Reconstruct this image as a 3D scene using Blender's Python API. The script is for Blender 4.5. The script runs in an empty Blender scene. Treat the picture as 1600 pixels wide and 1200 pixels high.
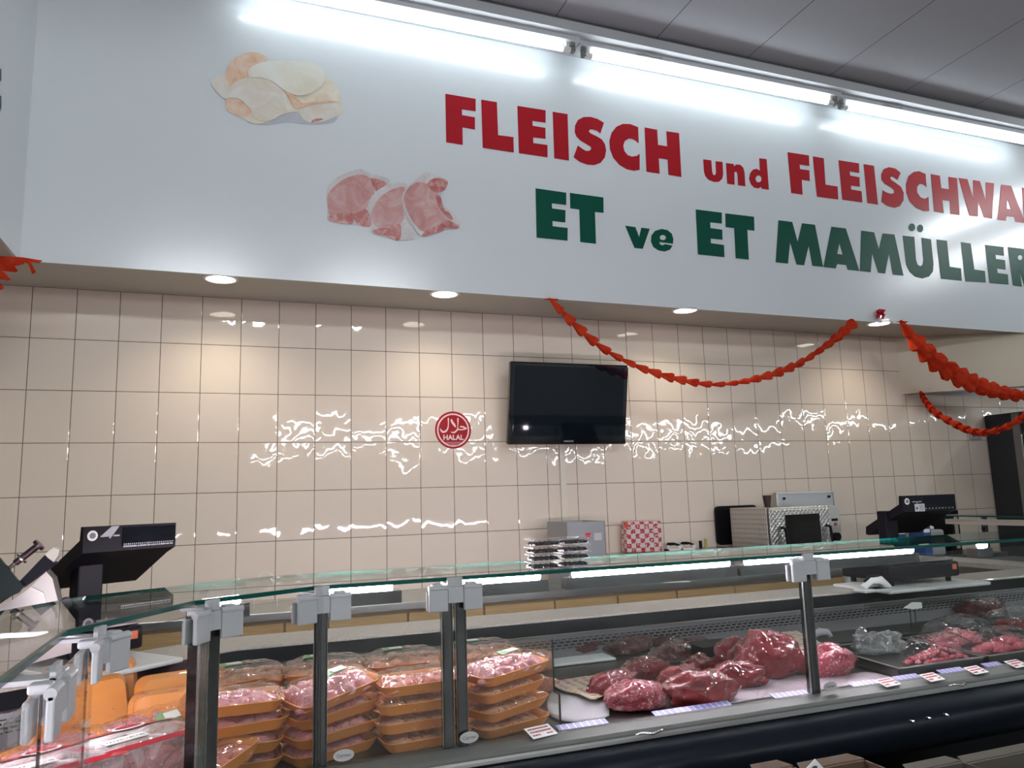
import bpy, bmesh, math, random
from mathutils import Vector, Matrix, noise
SC = bpy.context.scene
COL = SC.collection
PI = math.pi
random.seed(7)

# ------------------------------------------------------------------ camera, world, exposure
YAW, PITCH, ROLL, FPX = 0.3598, 0.1486, -0.0302, 1182.72
CAM = Vector((1.1917, -5.4152, 1.55))
_f = Vector((math.sin(YAW)*math.cos(PITCH), math.cos(YAW)*math.cos(PITCH), math.sin(PITCH)))
_r0 = Vector((math.cos(YAW), -math.sin(YAW), 0)); _u0 = _r0.cross(_f)
_r = _r0*math.cos(ROLL) + _u0*math.sin(ROLL); _u = -_r0*math.sin(ROLL) + _u0*math.cos(ROLL)
cd = bpy.data.cameras.new('camera'); cam = bpy.data.objects.new('camera', cd); COL.objects.link(cam)
cd.sensor_width = 36; cd.lens = FPX/1600*36; cd.clip_start = 0.02; cd.clip_end = 100
cam.matrix_world = Matrix(((_r.x, _u.x, -_f.x, CAM.x), (_r.y, _u.y, -_f.y, CAM.y), (_r.z, _u.z, -_f.z, CAM.z), (0, 0, 0, 1)))
SC.camera = cam
SC.view_settings.view_transform = 'Standard'; SC.view_settings.look = 'None'
SC.view_settings.gamma = 1; SC.view_settings.use_curve_mapping = False
SC.view_settings.exposure = 0.0
w = bpy.data.worlds.new('store_air'); SC.world = w; w.use_nodes = True
w.node_tree.nodes['Background'].inputs[0].default_value = (0.62, 0.72, 0.85, 1)
w.node_tree.nodes['Background'].inputs[1].default_value = 0.11
TUBE_E, UNSEEN_E, SPOT_W, BAR_E = 14.0, 122.0, 18.5, 140.0

def ray(px, py):
    return _r*((px-800)/FPX) + _u*(-(py-600)/FPX) + _f
def atz(px, py, z):                      # the point of height z seen at a pixel of the photograph
    d = ray(px, py); return CAM + d*((z-CAM.z)/d.z)
def aty(px, py, y):
    d = ray(px, py); return CAM + d*((y-CAM.y)/d.y)
FA, FB = -0.605, 0.0107                  # front face of the sign wall: y = FA + FB x
def atf(px, py, o=0.0):
    d = ray(px, py); t = (FA+o+FB*CAM.x-CAM.y)/(d.y-FB*d.x); return CAM + d*t

# ------------------------------------------------------------------ node helpers
MATS = {}
class NB:
    def __init__(s, name):
        s.m = bpy.data.materials.new(name); s.m.use_nodes = True
        s.t = s.m.node_tree; s.t.nodes.clear(); s.out = s.n('ShaderNodeOutputMaterial')
    def n(s, typ, **kw):
        nd = s.t.nodes.new(typ)
        for k, v in kw.items(): setattr(nd, k, v)
        return nd
    def l(s, a, b): s.t.links.new(a, b)
    def put(s, sock, v):
        if isinstance(v, bpy.types.NodeSocket): s.l(v, sock)
        else: sock.default_value = v
    def math(s, op, a, b=None, c=None):
        nd = s.n('ShaderNodeMath', operation=op)
        for i, v in enumerate((a, b, c)):
            if v is not None: s.put(nd.inputs[i], v)
        return nd.outputs[0]
    def vm(s, op, a, b=None):
        nd = s.n('ShaderNodeVectorMath', operation=op); s.put(nd.inputs[0], a)
        if b is not None:
            if op == 'SCALE': s.put(nd.inputs[3], b)
            else: s.put(nd.inputs[1], b)
        return nd.outputs[0]
    def coord(s, which='Object'): return s.n('ShaderNodeTexCoord').outputs[which]
    def pos(s): return s.n('ShaderNodeNewGeometry').outputs['Position']
    def noise(s, scale, detail=3, vec=None, rough=0.5, dist=0.0):
        nd = s.n('ShaderNodeTexNoise'); nd.inputs['Scale'].default_value = scale
        nd.inputs['Detail'].default_value = detail; nd.inputs['Roughness'].default_value = rough
        nd.inputs['Distortion'].default_value = dist
        s.l(vec if vec is not None else s.coord(), nd.inputs['Vector']); return nd.outputs[0]
    def voro(s, scale, feature='F1', rnd=1.0, vec=None, out=0):
        nd = s.n('ShaderNodeTexVoronoi', feature=feature); nd.inputs['Scale'].default_value = scale
        nd.inputs['Randomness'].default_value = rnd
        s.l(vec if vec is not None else s.coord(), nd.inputs['Vector']); return nd.outputs[out]
    def ramp(s, fac, stops, interp='LINEAR'):
        nd = s.n('ShaderNodeValToRGB'); cr = nd.color_ramp; cr.interpolation = interp
        while len(cr.elements) < len(stops): cr.elements.new(0.5)
        for e, (p, c) in zip(cr.elements, stops):
            e.position = p; e.color = (*c, 1) if len(c) == 3 else c
        s.put(nd.inputs[0], fac); return nd.outputs[0]
    def mix(s, fac, a, b):
        nd = s.n('ShaderNodeMix', data_type='RGBA'); s.put(nd.inputs[0], fac)
        for i, v in ((6, a), (7, b)):
            if isinstance(v, tuple): v = (*v, 1) if len(v) == 3 else v
            s.put(nd.inputs[i], v)
        return nd.outputs[2]
    def bump(s, h, strength=0.3, dist=0.01, normal=None):
        nd = s.n('ShaderNodeBump'); nd.inputs['Strength'].default_value = strength
        nd.inputs['Distance'].default_value = dist; s.l(h, nd.inputs['Height'])
        if normal is not None: s.l(normal, nd.inputs['Normal'])
        return nd.outputs[0]
    def bsdf(s, base=(0.8, 0.8, 0.8), rough=0.5, metal=0.0, coat=0.0, coat_r=0.03, spec=0.5, normal=None, cnormal=None, sub=0.0, aniso=0.0, alpha=None):
        b = s.n('ShaderNodeBsdfPrincipled')
        if isinstance(base, tuple): base = (*base, 1) if len(base) == 3 else base
        s.put(b.inputs['Base Color'], base); s.put(b.inputs['Roughness'], rough)
        s.put(b.inputs['Metallic'], metal); s.put(b.inputs['Coat Weight'], coat)
        b.inputs['Coat Roughness'].default_value = coat_r
        b.inputs['Specular IOR Level'].default_value = spec
        if sub: b.inputs['Subsurface Weight'].default_value = sub; b.inputs['Subsurface Scale'].default_value = 0.01
        if aniso: b.inputs['Anisotropic'].default_value = aniso
        if normal is not None: s.l(normal, b.inputs['Normal'])
        if cnormal is not None: s.l(cnormal, b.inputs['Coat Normal'])
        return b.outputs[0]
    def end(s, shader): s.l(shader, s.out.inputs[0]); MATS[s.m.name] = s.m; return s.m

def plain(name, base, rough=0.5, metal=0.0, coat=0.0, spec=0.5, nscale=0, nstr=0.0, var=0.0, vscale=5):
    if name in MATS: return MATS[name]
    b = NB(name); col = base; nrm = None
    if var:
        f = b.noise(vscale, 4)
        dk = tuple(c*(1-var) for c in base); lt = tuple(min(1, c*(1+var)) for c in base)
        col = b.ramp(f, [(0.3, dk), (0.7, lt)])
    if nscale: nrm = b.bump(b.noise(nscale, 4), nstr, 0.005)
    return b.end(b.bsdf(col, rough, metal, coat, spec=spec, normal=nrm))
def emit(name, col, strength):
    if name in MATS: return MATS[name]
    b = NB(name); e = b.n('ShaderNodeEmission'); e.inputs[0].default_value = (*col, 1); e.inputs[1].default_value = strength
    return b.end(e.outputs[0])
def facing5(b, lo=0.04, power=5.0, normal=None):
    lw = b.n('ShaderNodeLayerWeight'); lw.inputs[0].default_value = 0.5
    if normal is not None: b.l(normal, lw.inputs['Normal'])
    return b.math('MULTIPLY_ADD', b.math('POWER', lw.outputs['Facing'], power), 1.0-lo, lo)
def glass(name, tint=(0.96, 0.985, 0.975), lo=0.045):
    if name in MATS: return MATS[name]
    b = NB(name); tr = b.n('ShaderNodeBsdfTransparent'); tr.inputs[0].default_value = (*tint, 1)
    gl = b.n('ShaderNodeBsdfGlossy'); gl.inputs['Roughness'].default_value = 0.0
    mx = b.n('ShaderNodeMixShader'); b.l(facing5(b, lo), mx.inputs[0]); b.l(tr.outputs[0], mx.inputs[1]); b.l(gl.outputs[0], mx.inputs[2])
    return b.end(mx.outputs[0])
def film(name, tint=(0.97, 0.97, 0.97), lo=0.05, milky=0.04, scale=30, strength=0.9, milkcol=(0.8, 0.8, 0.82), rough=0.08, power=2.5):
    if name in MATS: return MATS[name]
    b = NB(name)
    rdg = b.math('ABSOLUTE', b.math('SUBTRACT', b.noise(scale*.45, 2, rough=0.4, dist=1.6), 0.5))
    nrm = b.bump(b.ramp(rdg, [(0.0, (1, 1, 1)), (0.035, (0.25, 0.25, 0.25)), (0.2, (0, 0, 0))]), strength, 0.008, b.bump(b.noise(scale, 3), strength*.5, 0.006))
    tr = b.n('ShaderNodeBsdfTransparent'); tr.inputs[0].default_value = (*tint, 1)
    gl = b.n('ShaderNodeBsdfGlossy'); gl.inputs['Roughness'].default_value = rough; b.l(nrm, gl.inputs['Normal'])
    df = b.n('ShaderNodeBsdfDiffuse'); df.inputs[0].default_value = (*milkcol, 1)
    m1 = b.n('ShaderNodeMixShader'); b.put(m1.inputs[0], facing5(b, lo, power, nrm)); b.l(tr.outputs[0], m1.inputs[1]); b.l(gl.outputs[0], m1.inputs[2])
    m2 = b.n('ShaderNodeMixShader')
    mk = b.math('MULTIPLY', b.ramp(b.noise(scale*0.6, 3, dist=2.0), [(0.42, (0, 0, 0)), (0.62, (1, 1, 1))]), milky*2.5)
    b.put(m2.inputs[0], b.math('ADD', mk, milky)); b.l(m1.outputs[0], m2.inputs[1]); b.l(df.outputs[0], m2.inputs[2])
    return b.end(m2.outputs[0])

# ------------------------------------------------------------------ mesh builder
def wmat(o):
    m = o.matrix_basis.copy()
    return wmat(o.parent) @ m if o.parent else m
class MB:
    def __init__(s): s.v = []; s.f = []; s.sm = []
    def add(s, vs, fs, smooth=False):
        o = len(s.v); s.v += [Vector(v) for v in vs]; s.f += [[i+o for i in f] for f in fs]; s.sm += [smooth]*len(fs); return s
    def box(s, c, d, rot=None):
        x, y, z = d[0]/2, d[1]/2, d[2]/2
        vs = [Vector((a*x, b*y, e*z)) for a in (-1, 1) for b in (-1, 1) for e in (-1, 1)]
        if rot is not None: vs = [rot @ v for v in vs]
        vs = [v+Vector(c) for v in vs]
        return s.add(vs, [(0, 1, 3, 2), (4, 6, 7, 5), (0, 4, 5, 1), (2, 3, 7, 6), (0, 2, 6, 4), (1, 5, 7, 3)])
    def bb(s, x0, x1, y0, y1, z0, z1): return s.box(((x0+x1)/2, (y0+y1)/2, (z0+z1)/2), (abs(x1-x0), abs(y1-y0), abs(z1-z0)))
    def rbox(s, c, d, r=0.005, n=2, rot=None):          # box with rounded edges
        bm = bmesh.new(); bmesh.ops.create_cube(bm, size=1)
        for v in bm.verts: v.co = Vector((v.co.x*d[0], v.co.y*d[1], v.co.z*d[2]))
        bmesh.ops.bevel(bm, geom=bm.edges[:], offset=min(r, min(d)*0.49), segments=n, affect='EDGES', profile=0.5)
        return s.bm(bm, c, rot, False)
    def bm(s, bm, c=(0, 0, 0), rot=None, smooth=False):
        bm.verts.index_update(); vs = [v.co.copy() for v in bm.verts]
        if rot is not None: vs = [rot @ v for v in vs]
        s.add([v+Vector(c) for v in vs], [[v.index for v in f.verts] for f in bm.faces], smooth); bm.free(); return s
    def cyl(s, p0, p1, r0, r1=None, n=20, caps=True, smooth=True):
        r1 = r0 if r1 is None else r1; p0 = Vector(p0); p1 = Vector(p1); d = (p1-p0).normalized()
        a = d.orthogonal().normalized(); b = d.cross(a)
        vs = [p0+(a*math.cos(2*PI*i/n)+b*math.sin(2*PI*i/n))*r0 for i in range(n)] + [p1+(a*math.cos(2*PI*i/n)+b*math.sin(2*PI*i/n))*r1 for i in range(n)]
        s.add(vs, [(i, (i+1) % n, n+(i+1) % n, n+i) for i in range(n)], smooth)
        if caps: s.add(vs[:n], [list(range(n))[::-1]]); s.add(vs[n:], [list(range(n))])
        return s
    def tube(s, pts, r, n=8, smooth=True):
        pts = [Vector(p) for p in pts]; rings = []; up = None
        for i, p in enumerate(pts):
            d = (pts[min(i+1, len(pts)-1)]-pts[max(i-1, 0)]).normalized()
            a = d.orthogonal().normalized() if up is None else (up-d*up.dot(d)).normalized(); up = a; b = d.cross(a)
            rr = r[i] if isinstance(r, (list, tuple)) else r
            rings.append([p+(a*math.cos(2*PI*k/n)+b*math.sin(2*PI*k/n))*rr for k in range(n)])
        vs = [v for g in rings for v in g]; m = len(pts)
        fs = [(i*n+k, i*n+(k+1) % n, (i+1)*n+(k+1) % n, (i+1)*n+k) for i in range(m-1) for k in range(n)]
        s.add(vs, fs, smooth); s.add(rings[0], [list(range(n))[::-1]]); s.add(rings[-1], [list(range(n))]); return s
    def loft(s, rings, smooth=True, cap0=True, cap1=True):
        n = len(rings[0]); vs = [v for g in rings for v in g]
        s.add(vs, [(i*n+k, i*n+(k+1) % n, (i+1)*n+(k+1) % n, (i+1)*n+k) for i in range(len(rings)-1) for k in range(n)], smooth)
        if cap0: s.add(rings[0], [list(range(n))[::-1]], smooth)
        if cap1: s.add(rings[-1], [list(range(n))], smooth)
        return s
    def prism(s, poly, ext, smooth=False):              # 3-D outline pushed along ext
        n = len(poly); a = [Vector(p) for p in poly]; b = [p+Vector(ext) for p in a]
        return s.add(a+b, [list(range(n))[::-1], list(range(n, 2*n))]+[(i, (i+1) % n, n+(i+1) % n, n+i) for i in range(n)], smooth)
    def mesh(s, name, world_of=None, weld=False):
        me = bpy.data.meshes.new(name); vs = s.v
        if world_of is not None:
            inv = wmat(world_of).inverted(); vs = [inv @ v for v in vs]
        me.from_pydata([tuple(v) for v in vs], [], s.f)
        me.polygons.foreach_set('use_smooth', s.sm)
        bm = bmesh.new(); bm.from_mesh(me)
        if weld: bmesh.ops.remove_doubles(bm, verts=bm.verts, dist=1e-5)
        bmesh.ops.recalc_face_normals(bm, faces=bm.faces); bm.to_mesh(me); bm.free(); me.update(); return me
    def build(s, name, m, parent=None, world=False, weld=False):
        me = s.mesh(name, parent if world and parent is not None else None, weld)
        me.materials.append(m); o = bpy.data.objects.new(name, me); COL.objects.link(o)
        if parent is not None: o.parent = parent
        return o

def thing(name, label, cat, loc=(0, 0, 0), rz=0.0, group=None, rot=None):
    o = bpy.data.objects.new(name, None); COL.objects.link(o); o.empty_display_size = 0.05
    o.location = loc; o.rotation_euler = rot if rot else (0, 0, rz)
    o.matrix_world = Matrix.Translation(Vector(loc)) @ (Matrix.Rotation(rz, 4, 'Z') if not rot else __import__('mathutils').Euler(rot).to_matrix().to_4x4())
    o['label'] = label; o['category'] = cat
    if group: o['group'] = group
    return o
def tag(o, label, cat, group=None, kind=None):
    o['label'] = label; o['category'] = cat
    if group: o['group'] = group
    if kind: o['kind'] = kind
    return o
def struct(o): o['kind'] = 'structure'; return o
def copy_tree(o, parent=None):
    c = o.copy(); COL.objects.link(c); c.parent = parent
    for ch in o.children: copy_tree(ch, c)
    return c
def text_mb(body, size, bold=0.0, ext=0.0004):
    cu = bpy.data.curves.new('t', 'FONT'); cu.body = body; cu.size = size; cu.offset = bold; cu.extrude = ext
    cu.align_x = 'CENTER'; cu.align_y = 'CENTER'; cu.resolution_u = 3
    o = bpy.data.objects.new('t', cu); COL.objects.link(o)
    dg = bpy.context.evaluated_depsgraph_get(); me = bpy.data.meshes.new_from_object(o.evaluated_get(dg))
    mb = MB(); mb.add([v.co.copy() for v in me.vertices], [list(p.vertices) for p in me.polygons])
    bpy.data.objects.remove(o); bpy.data.meshes.remove(me); return mb
def xf(mb, M):
    mb.v = [M @ v for v in mb.v]; return mb
def rrect(w, h, r, n=6, z=0.0):
    pts = []
    for cx, cy, a0 in ((w/2-r, h/2-r, 0), (-w/2+r, h/2-r, PI/2), (-w/2+r, -h/2+r, PI), (w/2-r, -h/2+r, 1.5*PI)):
        for i in range(n+1):
            a = a0+PI/2*i/n; pts.append(Vector((cx+r*math.cos(a), cy+r*math.sin(a), z)))
    return pts
def smooth_poly(pts, n=4):
    out = []; m = len(pts)
    for i in range(m):
        p0, p1, p2, p3 = (Vector((*pts[(i+k-1) % m], 0)) for k in range(4))
        for j in range(n):
            t = j/n; q = 0.5*((2*p1)+(-p0+p2)*t+(2*p0-5*p1+4*p2-p3)*t*t+(-p0+3*p1-3*p2+p3)*t**3); out.append((q.x, q.y))
    return out
def blob(rx, ry, rz, amp=0.2, freq=1.5, seed=0, sub=3, flat=0.0):
    bm = bmesh.new(); bmesh.ops.create_icosphere(bm, subdivisions=sub, radius=1)
    sd = Vector((seed*3.17, seed*1.71, seed*0.93))
    for v in bm.verts:
        d = v.co.normalized(); k = 1+amp*noise.noise(d*freq+sd)+amp*0.35*noise.noise(d*freq*3+sd)
        v.co = Vector((d.x*rx*k, d.y*ry*k, d.z*rz*k))
        if v.co.z < -rz*flat: v.co.z = -rz*flat+(v.co.z+rz*flat)*0.12
    zm = min(v.co.z for v in bm.verts)
    for v in bm.verts: v.co.z -= zm
    return bm
# ------------------------------------------------------------------ materials
STEEL = plain('brushed_steel', (0.55, 0.54, 0.52), 0.28, 1.0, nscale=60, nstr=0.03)
STEELD = plain('dull_steel', (0.16, 0.16, 0.155), 0.35, 1.0, nscale=40, nstr=0.04)
CHROME = plain('chrome', (0.8, 0.8, 0.8), 0.12, 1.0)
CLAMP = plain('clamp_grey', (0.40, 0.41, 0.42), 0.45, 0.0)
WHITE = plain('white_plastic', (0.78, 0.78, 0.76), 0.35)
BLACK = plain('black_plastic', (0.006, 0.006, 0.008), 0.4, spec=0.12)
BLACKG = plain('black_gloss', (0.006, 0.007, 0.010), 0.06, coat=0.5)
PANEL = plain('case_black', (0.006, 0.007, 0.009), 0.6, spec=0.06)
BODY = plain('case_body_dark', (0.008, 0.009, 0.012), 0.5, spec=0.2)
BUMPER = plain('case_bumper', (0.006, 0.009, 0.014), 0.33, spec=0.22)
SILL = plain('sill_grey', (0.12, 0.128, 0.115), 0.5, 0.1, spec=.3)
GASKET = plain('grille_black', (0.03, 0.03, 0.033), 0.4)
GLASS = glass('clear_glass'); GEDGE = plain('glass_edge_green', (0.0, 0.06, 0.048), 0.2, spec=0.3)
PAPER = plain('paper_white', (0.82, 0.82, 0.82), 0.6)
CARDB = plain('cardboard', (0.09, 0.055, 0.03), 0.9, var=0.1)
ORANGE = plain('foam_orange', (0.76, 0.28, 0.065), 0.42, coat=0.25, nscale=90, nstr=0.05)
GREEN = plain('label_green', (0.24, 0.42, 0.20), 0.5)
LABELW = plain('label_white', (0.75, 0.78, 0.72), 0.45)
RED = plain('vinyl_red', (0.33, 0.005, 0.012), 0.4, spec=0.2)
GREENV = plain('vinyl_green', (0.0, 0.062, 0.038), 0.4, spec=0.15)
INK = plain('ink_dark', (0.05, 0.05, 0.06), 0.5)
REDINK = plain('ink_red', (0.5, 0.02, 0.02), 0.5)
FILM = film('cling_film', scale=34, strength=0.8, milky=0.006, lo=0.035, rough=0.05, power=4.0)
VAC = film('vacuum_film', scale=26, strength=0.8, milky=0.0, lo=0.03, rough=0.04, power=6.0)
BAG = film('clear_bag', scale=22, strength=1.0, milky=0.10, lo=0.08, power=2.0)
def crepe():
    b = NB('crepe_paper'); lw = b.ramp(b.noise(14, 3), [(0.3, (0.50, 0.032, 0.013)), (0.7, (0.68, 0.075, 0.03))])
    d = b.n('ShaderNodeBsdfDiffuse'); b.l(lw, d.inputs[0]); t = b.n('ShaderNodeBsdfTranslucent'); b.l(lw, t.inputs[0])
    m = b.n('ShaderNodeMixShader'); m.inputs[0].default_value = 0.35; b.l(d.outputs[0], m.inputs[1]); b.l(t.outputs[0], m.inputs[2]); return b.end(m.outputs[0])
CREPE = crepe()
def tiles():
    b = NB('glazed_tiles'); p = b.pos(); sp = b.n('ShaderNodeSeparateXYZ'); b.l(p, sp.inputs[0])
    TW, TH, ZT = 0.25, 0.33155, 2.9644
    u = b.math('DIVIDE', sp.outputs[0], TW); v = b.math('DIVIDE', b.math('SUBTRACT', ZT, sp.outputs[2]), TH)
    fu, fv = b.math('FLOOR', u), b.math('FLOOR', v)
    du = b.math('MULTIPLY', b.math('SUBTRACT', 0.5, b.math('ABSOLUTE', b.math('SUBTRACT', b.math('SUBTRACT', u, fu), 0.5))), TW)
    dv = b.math('MULTIPLY', b.math('SUBTRACT', 0.5, b.math('ABSOLUTE', b.math('SUBTRACT', b.math('SUBTRACT', v, fv), 0.5))), TH)
    e = b.math('MINIMUM', du, dv); joint = b.math('LESS_THAN', e, 0.0022)
    edge = b.n('ShaderNodeMapRange'); b.l(e, edge.inputs[0]); edge.inputs[1].default_value = 0.0015; edge.inputs[2].default_value = 0.007
    cv = b.n('ShaderNodeCombineXYZ'); b.l(fu, cv.inputs[0]); b.l(fv, cv.inputs[1])
    wn = b.n('ShaderNodeTexWhiteNoise', noise_dimensions='3D'); b.l(cv.outputs[0], wn.inputs[0])
    tilt = b.vm('SCALE', b.vm('SUBTRACT', wn.outputs[1], (0.5, 0.5, 0.5)), 0.014)
    off = b.vm('ADD', p, b.vm('SCALE', wn.outputs[1], 9.0))
    nz = b.n('ShaderNodeTexNoise'); nz.inputs['Scale'].default_value = 9.0; nz.inputs['Detail'].default_value = 1.5; b.l(off, nz.inputs[0])
    wob = b.vm('SCALE', b.vm('SUBTRACT', nz.outputs[1], (0.5, 0.5, 0.5)), 0.034)
    g = b.n('ShaderNodeNewGeometry'); n1 = b.vm('NORMALIZE', b.vm('ADD', b.vm('ADD', g.outputs['Normal'], tilt), wob))
    nb = b.bump(edge.outputs[0], 0.35, 0.002, n1)
    base = b.mix(b.math('MULTIPLY', wn.outputs[0], 0.5), (0.72, 0.63, 0.53), (0.69, 0.61, 0.525))
    col = b.mix(joint, base, (0.10, 0.075, 0.05))
    rough = b.math('MULTIPLY_ADD', joint, 0.6, 0.02)
    return b.end(b.bsdf(col, rough, spec=0.5, normal=nb))
TILES = tiles()
FASCIA = plain('painted_board', (0.60, 0.64, 0.66), 0.20, spec=0.6, nscale=55, nstr=0.06)
SOFFIT = plain('soffit_paint', (0.46, 0.43, 0.37), 0.7)
BEAM = plain('beam_paint', (0.66, 0.58, 0.46), 0.75)
WALLW = plain('white_paint', (0.62, 0.66, 0.72), 0.7)
def ceilmat():
    b = NB('ceiling_board'); p = b.pos(); sp = b.n('ShaderNodeSeparateXYZ'); b.l(p, sp.inputs[0])
    u = b.math('DIVIDE', b.math('SUBTRACT', sp.outputs[0], 4.19), 0.845)
    f = b.math('ABSOLUTE', b.math('SUBTRACT', b.math('SUBTRACT', u, b.math('FLOOR', u)), 0.5))
    j = b.math('GREATER_THAN', f, 0.4965)
    return b.end(b.bsdf(b.mix(j, (0.40, 0.405, 0.43), (0.03, 0.03, 0.03)), 0.8, normal=b.bump(b.noise(60, 4, p), 0.12, 0.004)))
CEIL = ceilmat()
FLOOR = plain('floor_tiles', (0.30, 0.27, 0.24), 0.4, var=0.15)
def wood():
    b = NB('maple_drawer'); mp = b.n('ShaderNodeMapping'); b.l(b.pos(), mp.inputs[0]); mp.inputs['Scale'].default_value = (1.5, 1, 30)
    return b.end(b.bsdf(b.ramp(b.noise(3, 4, mp.outputs[0]), [(0.3, (0.42, 0.26, 0.10)), (0.7, (0.52, 0.34, 0.15))]), 0.45))
WOOD = wood()
def marble():
    b = NB('work_top_stone'); return b.end(b.bsdf(b.ramp(b.noise(90, 3, b.pos()), [(0.35, (0.36, 0.32, 0.28)), (0.65, (0.46, 0.42, 0.37))]), 0.35, coat=0.2))
STONE = marble()
def grille():
    b = NB('slotted_grille'); sp = b.n('ShaderNodeSeparateXYZ'); b.l(b.pos(), sp.inputs[0])
    row = b.math('DIVIDE', sp.outputs[2], 0.0115); fr = b.math('FLOOR', row)
    u = b.math('ADD', b.math('DIVIDE', b.math('ADD', sp.outputs[0], b.math('MULTIPLY', sp.outputs[1], 0.6)), 0.030), b.math('MULTIPLY', fr, 0.5))
    a = b.math('LESS_THAN', b.math('ABSOLUTE', b.math('SUBTRACT', b.math('SUBTRACT', u, b.math('FLOOR', u)), 0.5)), 0.36)
    c = b.math('LESS_THAN', b.math('ABSOLUTE', b.math('SUBTRACT', b.math('SUBTRACT', row, fr), 0.5)), 0.27)
    h = b.math('MULTIPLY', b.math('LESS_THAN', sp.outputs[2], 0.972), b.math('GREATER_THAN', sp.outputs[2], 0.936))
    return b.end(b.bsdf(b.mix(b.math('MULTIPLY', h, b.math('MULTIPLY', a, c)), (0.20, 0.19, 0.20), (0.003, 0.003, 0.003)), 0.5, 0.0, spec=0.15))
GRILLE = grille()
def rail():
    b = NB('price_rail_lamp_lilac'); sp = b.n('ShaderNodeSeparateXYZ'); b.l(b.pos(), sp.inputs[0])  # lilac base colour stands in for case lamps reflected on the plastic
    u = b.math('DIVIDE', sp.outputs[0], 0.022); a = b.math('LESS_THAN', b.math('SUBTRACT', u, b.math('FLOOR', u)), 0.12)
    return b.end(b.bsdf(b.mix(a, (0.26, 0.23, 0.50), (0.75, 0.75, 0.85)), 0.35, coat=0.2))
RAIL = rail()
def meat(name, c1, c2, fat, fatamt=0.62, scale=16, coat=1.0, str_=0.5):
    if name in MATS: return MATS[name]
    b = NB(name); n1 = b.noise(scale, 5, rough=0.6, dist=0.8); mp = b.n('ShaderNodeMapping'); b.l(b.coord(), mp.inputs[0]); mp.inputs['Scale'].default_value = (1, 2.2, 1.5)
    n2 = b.noise(scale*1.3, 5, mp.outputs[0], rough=0.65, dist=2.5)
    col = b.mix(b.ramp(n2, [(fatamt, (0, 0, 0)), (fatamt+0.10, (0.85, 0.85, 0.85))]), b.ramp(n1, [(0.3, c1), (0.7, c2)]), fat)
    rd = b.math('ABSOLUTE', b.math('SUBTRACT', b.noise(11, 2, rough=0.4, dist=1.2), 0.5)); wr = b.math('ADD', b.ramp(rd, [(0.0, (1, 1, 1)), (0.04, (0.3, 0.3, 0.3)), (0.2, (0, 0, 0))]), b.math('MULTIPLY', b.noise(24, 2), 0.5))
    return b.end(b.bsdf(col, 0.55, coat=coat, coat_r=0.05, normal=b.bump(n1, str_, 0.006), cnormal=b.bump(wr, 0.7, 0.008), spec=0.15))
BEEF = meat('beef_red', (0.15, 0.004, 0.009), (0.27, 0.012, 0.022), (0.45, 0.13, 0.14), 0.72)
BEEFD = meat('beef_dark', (0.05, 0.005, 0.006), (0.12, 0.013, 0.014), (0.22, 0.07, 0.07), 0.66)
BEEFP = meat('beef_marbled', (0.30, 0.025, 0.045), (0.42, 0.06, 0.09), (0.70, 0.40, 0.42), 0.54, 26)
VEAL = meat('veal_pink', (0.42, 0.07, 0.09), (0.58, 0.14, 0.17), (0.72, 0.42, 0.42), 0.58, 20)
CHK = [meat('chicken_thigh', (0.50, 0.12, 0.09), (0.66, 0.25, 0.18), (0.75, 0.48, 0.40), 0.55, 30),
       meat('chicken_skin', (0.55, 0.26, 0.14), (0.68, 0.38, 0.24), (0.76, 0.55, 0.42), 0.55, 30),
       meat('chicken_pink', (0.60, 0.20, 0.22), (0.72, 0.34, 0.34), (0.78, 0.55, 0.52), 0.55, 26),
       meat('chicken_brown', (0.42, 0.17, 0.10), (0.58, 0.28, 0.16), (0.68, 0.42, 0.28), 0.55, 30)]
def pattern():
    b = NB('printed_paper'); mp = b.n('ShaderNodeMapping'); b.l(b.coord(), mp.inputs[0]); mp.inputs['Scale'].default_value = (26, 44, 1)
    vo = b.n('ShaderNodeTexVoronoi', voronoi_dimensions='2D'); vo.inputs['Scale'].default_value = 1; vo.inputs['Randomness'].default_value = 0.25; b.l(mp.outputs[0], vo.inputs['Vector'])
    sx = b.n('ShaderNodeSeparateColor'); b.l(vo.outputs[1], sx.inputs[0])
    c = b.ramp(sx.outputs[0], [(0.0, (0.5, 0.05, 0.02)), (0.5, (0.55, 0.14, 0.04)), (0.8, (0.62, 0.42, 0.12))], 'CONSTANT')
    return b.end(b.bsdf(b.mix(b.math('LESS_THAN', vo.outputs[0], 0.30), (0.62, 0.57, 0.50), c), 0.55))
PATT = pattern()
def checkbag():
    b = NB('printed_bag'); mp = b.n('ShaderNodeMapping'); b.l(b.coord(), mp.inputs[0]); mp.inputs['Scale'].default_value = (25, 25, 28)
    ck = b.n('ShaderNodeTexChecker'); ck.inputs['Scale'].default_value = 1.0; b.l(mp.outputs[0], ck.inputs[0])
    ck.inputs[1].default_value = (0.42, 0.03, 0.05, 1); ck.inputs[2].default_value = (0.62, 0.52, 0.50, 1)
    return b.end(b.bsdf(b.mix(b.ramp(b.noise(60, 2), [(0.55, (0, 0, 0)), (0.6, (1, 1, 1))]), ck.outputs[0], (0.66, 0.56, 0.54)), 0.4))
CHECK = checkbag()
def turned():
    b = NB('pressed_steel'); mp = b.n('ShaderNodeMapping'); b.l(b.coord(), mp.inputs[0]); mp.inputs['Rotation'].default_value = (0.0, PI/4, 0.0)
    v = b.voro(38, rnd=0.0, vec=mp.outputs[0]); 
    return b.end(b.bsdf(b.ramp(v, [(0.1, (0.30, 0.29, 0.27)), (0.6, (0.55, 0.54, 0.52))]), 0.3, 0.9, normal=b.bump(v, 0.6, 0.006)))
TURNED = turned()
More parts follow.
